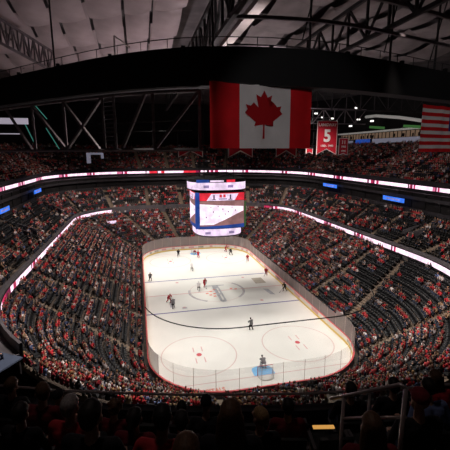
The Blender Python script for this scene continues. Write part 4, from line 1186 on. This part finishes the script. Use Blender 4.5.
# ------------------------------------------------------------------ far concourse details at the right
cr_ = empty('concourse_bar',(-40,58,27.4),math.radians(0),label='lit glazed concourse bar above the right upper seats',cat='concourse bar')
def cbox(n_, c, d_, m_): a = MB(); a.box(c,d_); a.build(n_,m_,cr_)
cbox('window_band',(8,1.6,2.6),(60,.2,1.7),'winwarm'); cbox('white_panel',(12,1.5,.9),(30,.15,1.5),'wingrey'); cbox('grey_panel',(-24,1.5,.9),(20,.15,1.0),'wingrey')
cbox('blue_sign',(-8,1.3,.9),(8,.15,1.6),'ledbluedk'); cbox('roof_slab',(4,1.4,3.9),(74,1.0,.5),'duct'); cbox('dark_soffit',(4,1.4,4.5),(74,1.4,.8),'black')
for i in range(34): multi('glazing_bar','black',cr_,[('box',(-21+i*1.75,1.45,2.6),(.22,.12,1.7))])
for i in range(30): multi('bar_stool','black',cr_,[('box',(-20+R.random()*55,1.4,2.2+R.random()*.3),(.5,.1,.9))])
a = MB(); a.tube([aty(366,117,57),aty(376,115.8,57),aty(400,117.5,57),aty(424,121,57)],.42,8); tag(a.build('ventilation_duct','duct'),'long white ventilation duct above the concourse bar','duct')
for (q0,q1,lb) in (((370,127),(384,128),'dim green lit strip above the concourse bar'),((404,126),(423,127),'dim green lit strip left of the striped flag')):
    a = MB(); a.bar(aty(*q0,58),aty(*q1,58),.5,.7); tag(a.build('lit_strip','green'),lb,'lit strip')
for i,(px,py,X,lb) in enumerate([(356,108,-50,'round bright lamp high on the right wall'),(358.5,119.5,-50,'bright lamp left of the white duct'),(372,121,-45,'bright lamp at the end of the white duct'),
        (350.5,126,-55,'small bright lamp by the narrow banner'),(332,118.5,-62,'lamp behind the top of the number banner'),(322,117.5,-62,'lamp left of the number banner top'),(316,113.5,-66,'lamp right beside the big flag'),
        (308.5,96,-66,'faint lamp at the big flag corner'),(345,118,-62,'lamp between number banner and duct'),(50,98.5,-30,'small white lamp under the catwalk at the left'),(55,97.5,-30,'second small white lamp under the catwalk at the left')]):
    p = at(px,py,x=X); a = MB(); a.tube([(0,-.55,0),(0,-.2,.0),(0,.2,.0),(0,.55,0)],.26,8)
    o_ = a.build('ceiling_lamp','lamp'); o_.location = p; o_.rotation_euler = (0,0,R.uniform(0,3)); tag(o_,lb,'lamp')
# lit opening at the far left, teal reflections as added glowing tubes, white screen in the left upper tier
p = at(7,121,x=-8); a = MB(); a.box((0,0,0),(.3,6.5,1.0)); a.box((0,.2,-2.1),(.3,3.5,.15))
o_ = a.build('window_1','lamp'); o_.location = p; struct(o_)
M['dimlamp'] = mat('dim_lamp',(.2,.2,.2),.5,emit=(.55,.5,.62),estr=.5)
o_.data.materials.clear(); o_.data.materials.append(M['dimlamp'])
for i,(q0,q1,lb) in enumerate([((22,118),(37,148),'faint teal diagonal reflection streak at the left behind the truss'),((33,103),(47,119),'short faint teal reflection streak behind the truss'),((46,128),(60,150),'lower faint teal reflection streak behind the truss')]):
    a0 = at(*q0,x=-24); a1 = at(*q1,x=-24); a = MB(); a.tube([(0,0,0),tuple(np.array(a1)-np.array(a0))],.10,6); o_ = a.build('reflection_streak','teal'); o_.location = a0; tag(o_,lb,'reflection streak')
p = at(93.5,158,x=-58); a = MB(); a.box((0,-1.4,0),(.2,1.2,3.2)); a.box((0,1.0,1.3),(.2,3.6,.6)); a.box((0,2.6,.6),(.2,.8,1.6)); o_ = a.build('projection_screen','wingrey'); o_.location = p; tag(o_,'small pale lit panel in the far left upper tier','panel')

# vomitory entrances in the club tier and dark suite glazing
for j,u in enumerate(np.array(aisB)):
    p0 = samp(B2,np.array([u]))[0]; p1 = samp(Cc,np.array([u]))[0]; q = p0*.42+p1*.58; d_ = p0-p1
    ok_,_,_,_ = in_view(np.array([[q[0],q[1],12]]),30)
    if not ok_[0] or j % 2: continue
    r_ = empty('vomitory',(q[0],q[1],11.2),math.atan2(d_[1],d_[0])); r_['kind'] = 'structure'; r_.name = 'door_%d' % (j+1)
    a = MB(); 
    for s in (-1,1): a.add([(-2.6,s*1.3-.1,0),(2.6,s*1.3-.1,-1.6),(2.6,s*1.3-.1,.2),(-2.6,s*1.3-.1,2.0),(-2.6,s*1.3+.1,0),(2.6,s*1.3+.1,-1.6),(2.6,s*1.3+.1,.2),(-2.6,s*1.3+.1,2.0)],[(0,1,2,3),(7,6,5,4),(3,2,6,7),(1,5,6,2),(0,3,7,4),(0,4,5,1)])
    a.build('side_walls','fascia_grey',r_)
    a = MB(); a.box((-2.4,0,.9),(.2,2.5,2.2)); a.box((0,0,-.75),(5,2.5,.2)); a.build('opening','black',r_)
r_ = empty('door_90',(-37.4,-19.2,5.0),math.radians(28)); r_['kind'] = 'structure'
a = MB()
for sy in (-1,1): a.box((0,sy*1.5,0),(5,.25,2.2))
a.box((-2.4,0,.2),(.2,3,2.4)); a.build('side_walls','fascia_grey',r_)
a = MB(); a.box((-2.2,-.5,1.65),(.15,2.6,.8)); a.build('lit_sign','ledwhite2',r_)
q = at(398,258,z=7.2); r_ = empty('press_box',(q[0],q[1],7.0),math.radians(-4),label='dark blue fronted box tucked under the right ribbon display',cat='box seat')
a = MB(); a.box((0,0,0),(9,2.2,1.5)); a.build('box_shell','black',r_)
multi('window','pressblue',r_,[('box',(-3+3*k,-1.13,.15),(2.6,.05,.8)) for k in range(1)]); multi('window','pressblue',r_,[('box',(0,-1.13,.15),(2.6,.05,.8))]); multi('window','pressblue',r_,[('box',(3,-1.13,.15),(2.6,.05,.8))])
# suite mullions
a = MB(); us_ = np.arange(0,1,1/60); PP = samp(Cs,us_)
for p in PP: a.bar((p[0],p[1],13.6),(p[0],p[1],17.3),.25)
struct(a.build('trim_6','black'))

# ------------------------------------------------------------------ lights
def spot(loc, tgt, power, size, col=(1,.955,.89), blend=.6, rad=.25):
    l = bpy.data.lights.new('spot','SPOT'); l.energy = power; l.spot_size = math.radians(size); l.spot_blend = blend; l.color = col; l.shadow_soft_size = rad
    o_ = bpy.data.objects.new('spot',l); COL.objects.link(o_); o_.location = loc
    o_.rotation_euler = (Vector(tgt)-Vector(loc)).to_track_quat('-Z','Y').to_euler()
K = 1.0
for x,tx in ((-36,-28),(-26,-20),(-16,-12),(-6,-3),(4,5),(12,14),(20,28)):
    for y,ty in ((-20,-3),(-11,3),(11,-3),(20,3)):
        if x == 20: y *= .8
        if x in (-6,4): tx = -tx*1.6
        spot((x,y,38),(tx,ty,0),(9200 if x in (-6,4) else 8600)*K,54,blend=.7)
# added fill spots brighten the stands
WARM = (1,.86,.78)
for x in (-38,-12,14,34):
    for s in (-1,1):
        spot((x,s*6,37),(x*1.15,s*27,4),40000*K,72,WARM,1,.4)
spot((-30,0,37),(-55,0,8),34000*K,85,WARM,1,.4)
for s in (-1,1):
    spot((-5,s*20,40),(-12,s*52,21),5000*K,80,(1,.82,.8),1,.4)
    spot((-40,s*20,40),(-50,s*42,21),4000*K,80,(1,.82,.8),1,.4)
# flags
spot((70,-10,35),(30.5,1.5,27.6),8500*K,24,(1,.95,.93),.5,.2)
spot((66,4,35),(26,22,27.6),7500*K,26,(1,.95,.93),.6,.2)
# a little light on the near deck
spot((58,-14,36),(60.5,-11,21),340*K,95,(1,.8,.75),1,.5)
# near corners
spot((30,-12,37),(36,-22,3),9000*K,50,WARM,1,.4)
spot((30,12,37),(34,20,2),9000*K,50,WARM,1,.4)
# added fill spots above the scoreboard brighten the roof
spot((0,-3,22.2),(8,-22,42),9000*K,150,(1,.85,.88),1,.4)
spot((27,1.5,32),(26,-1.9,38.2),2600*K,75,(1,.9,.9),1,.2); spot((16,1.5,32),(17,-1.9,38.2),2600*K,75,(1,.9,.9),1,.2); spot((-30,30,33),(-34,36,44),3200*K,165,(1,.93,.92),1,.3)  # added spots: two brighten the pale beam, one the right-hand ceiling
spot((0,3,22.2),(6,22,42),6500*K,150,(1,.88,.88),1,.4)
w = bpy.data.worlds.new('World'); bpy.context.scene.world = w; w.use_nodes = True
w.node_tree.nodes['Background'].inputs[0].default_value = (.5,.4,.45,1); w.node_tree.nodes['Background'].inputs[1].default_value = .01
sc = bpy.context.scene; sc.view_settings.view_transform = 'Standard'; sc.view_settings.look = 'None'; sc.view_settings.exposure = 0
sc.cycles.max_bounces = 5; sc.cycles.diffuse_bounces = 3; sc.cycles.transparent_max_bounces = 12; sc.cycles.use_denoising = True
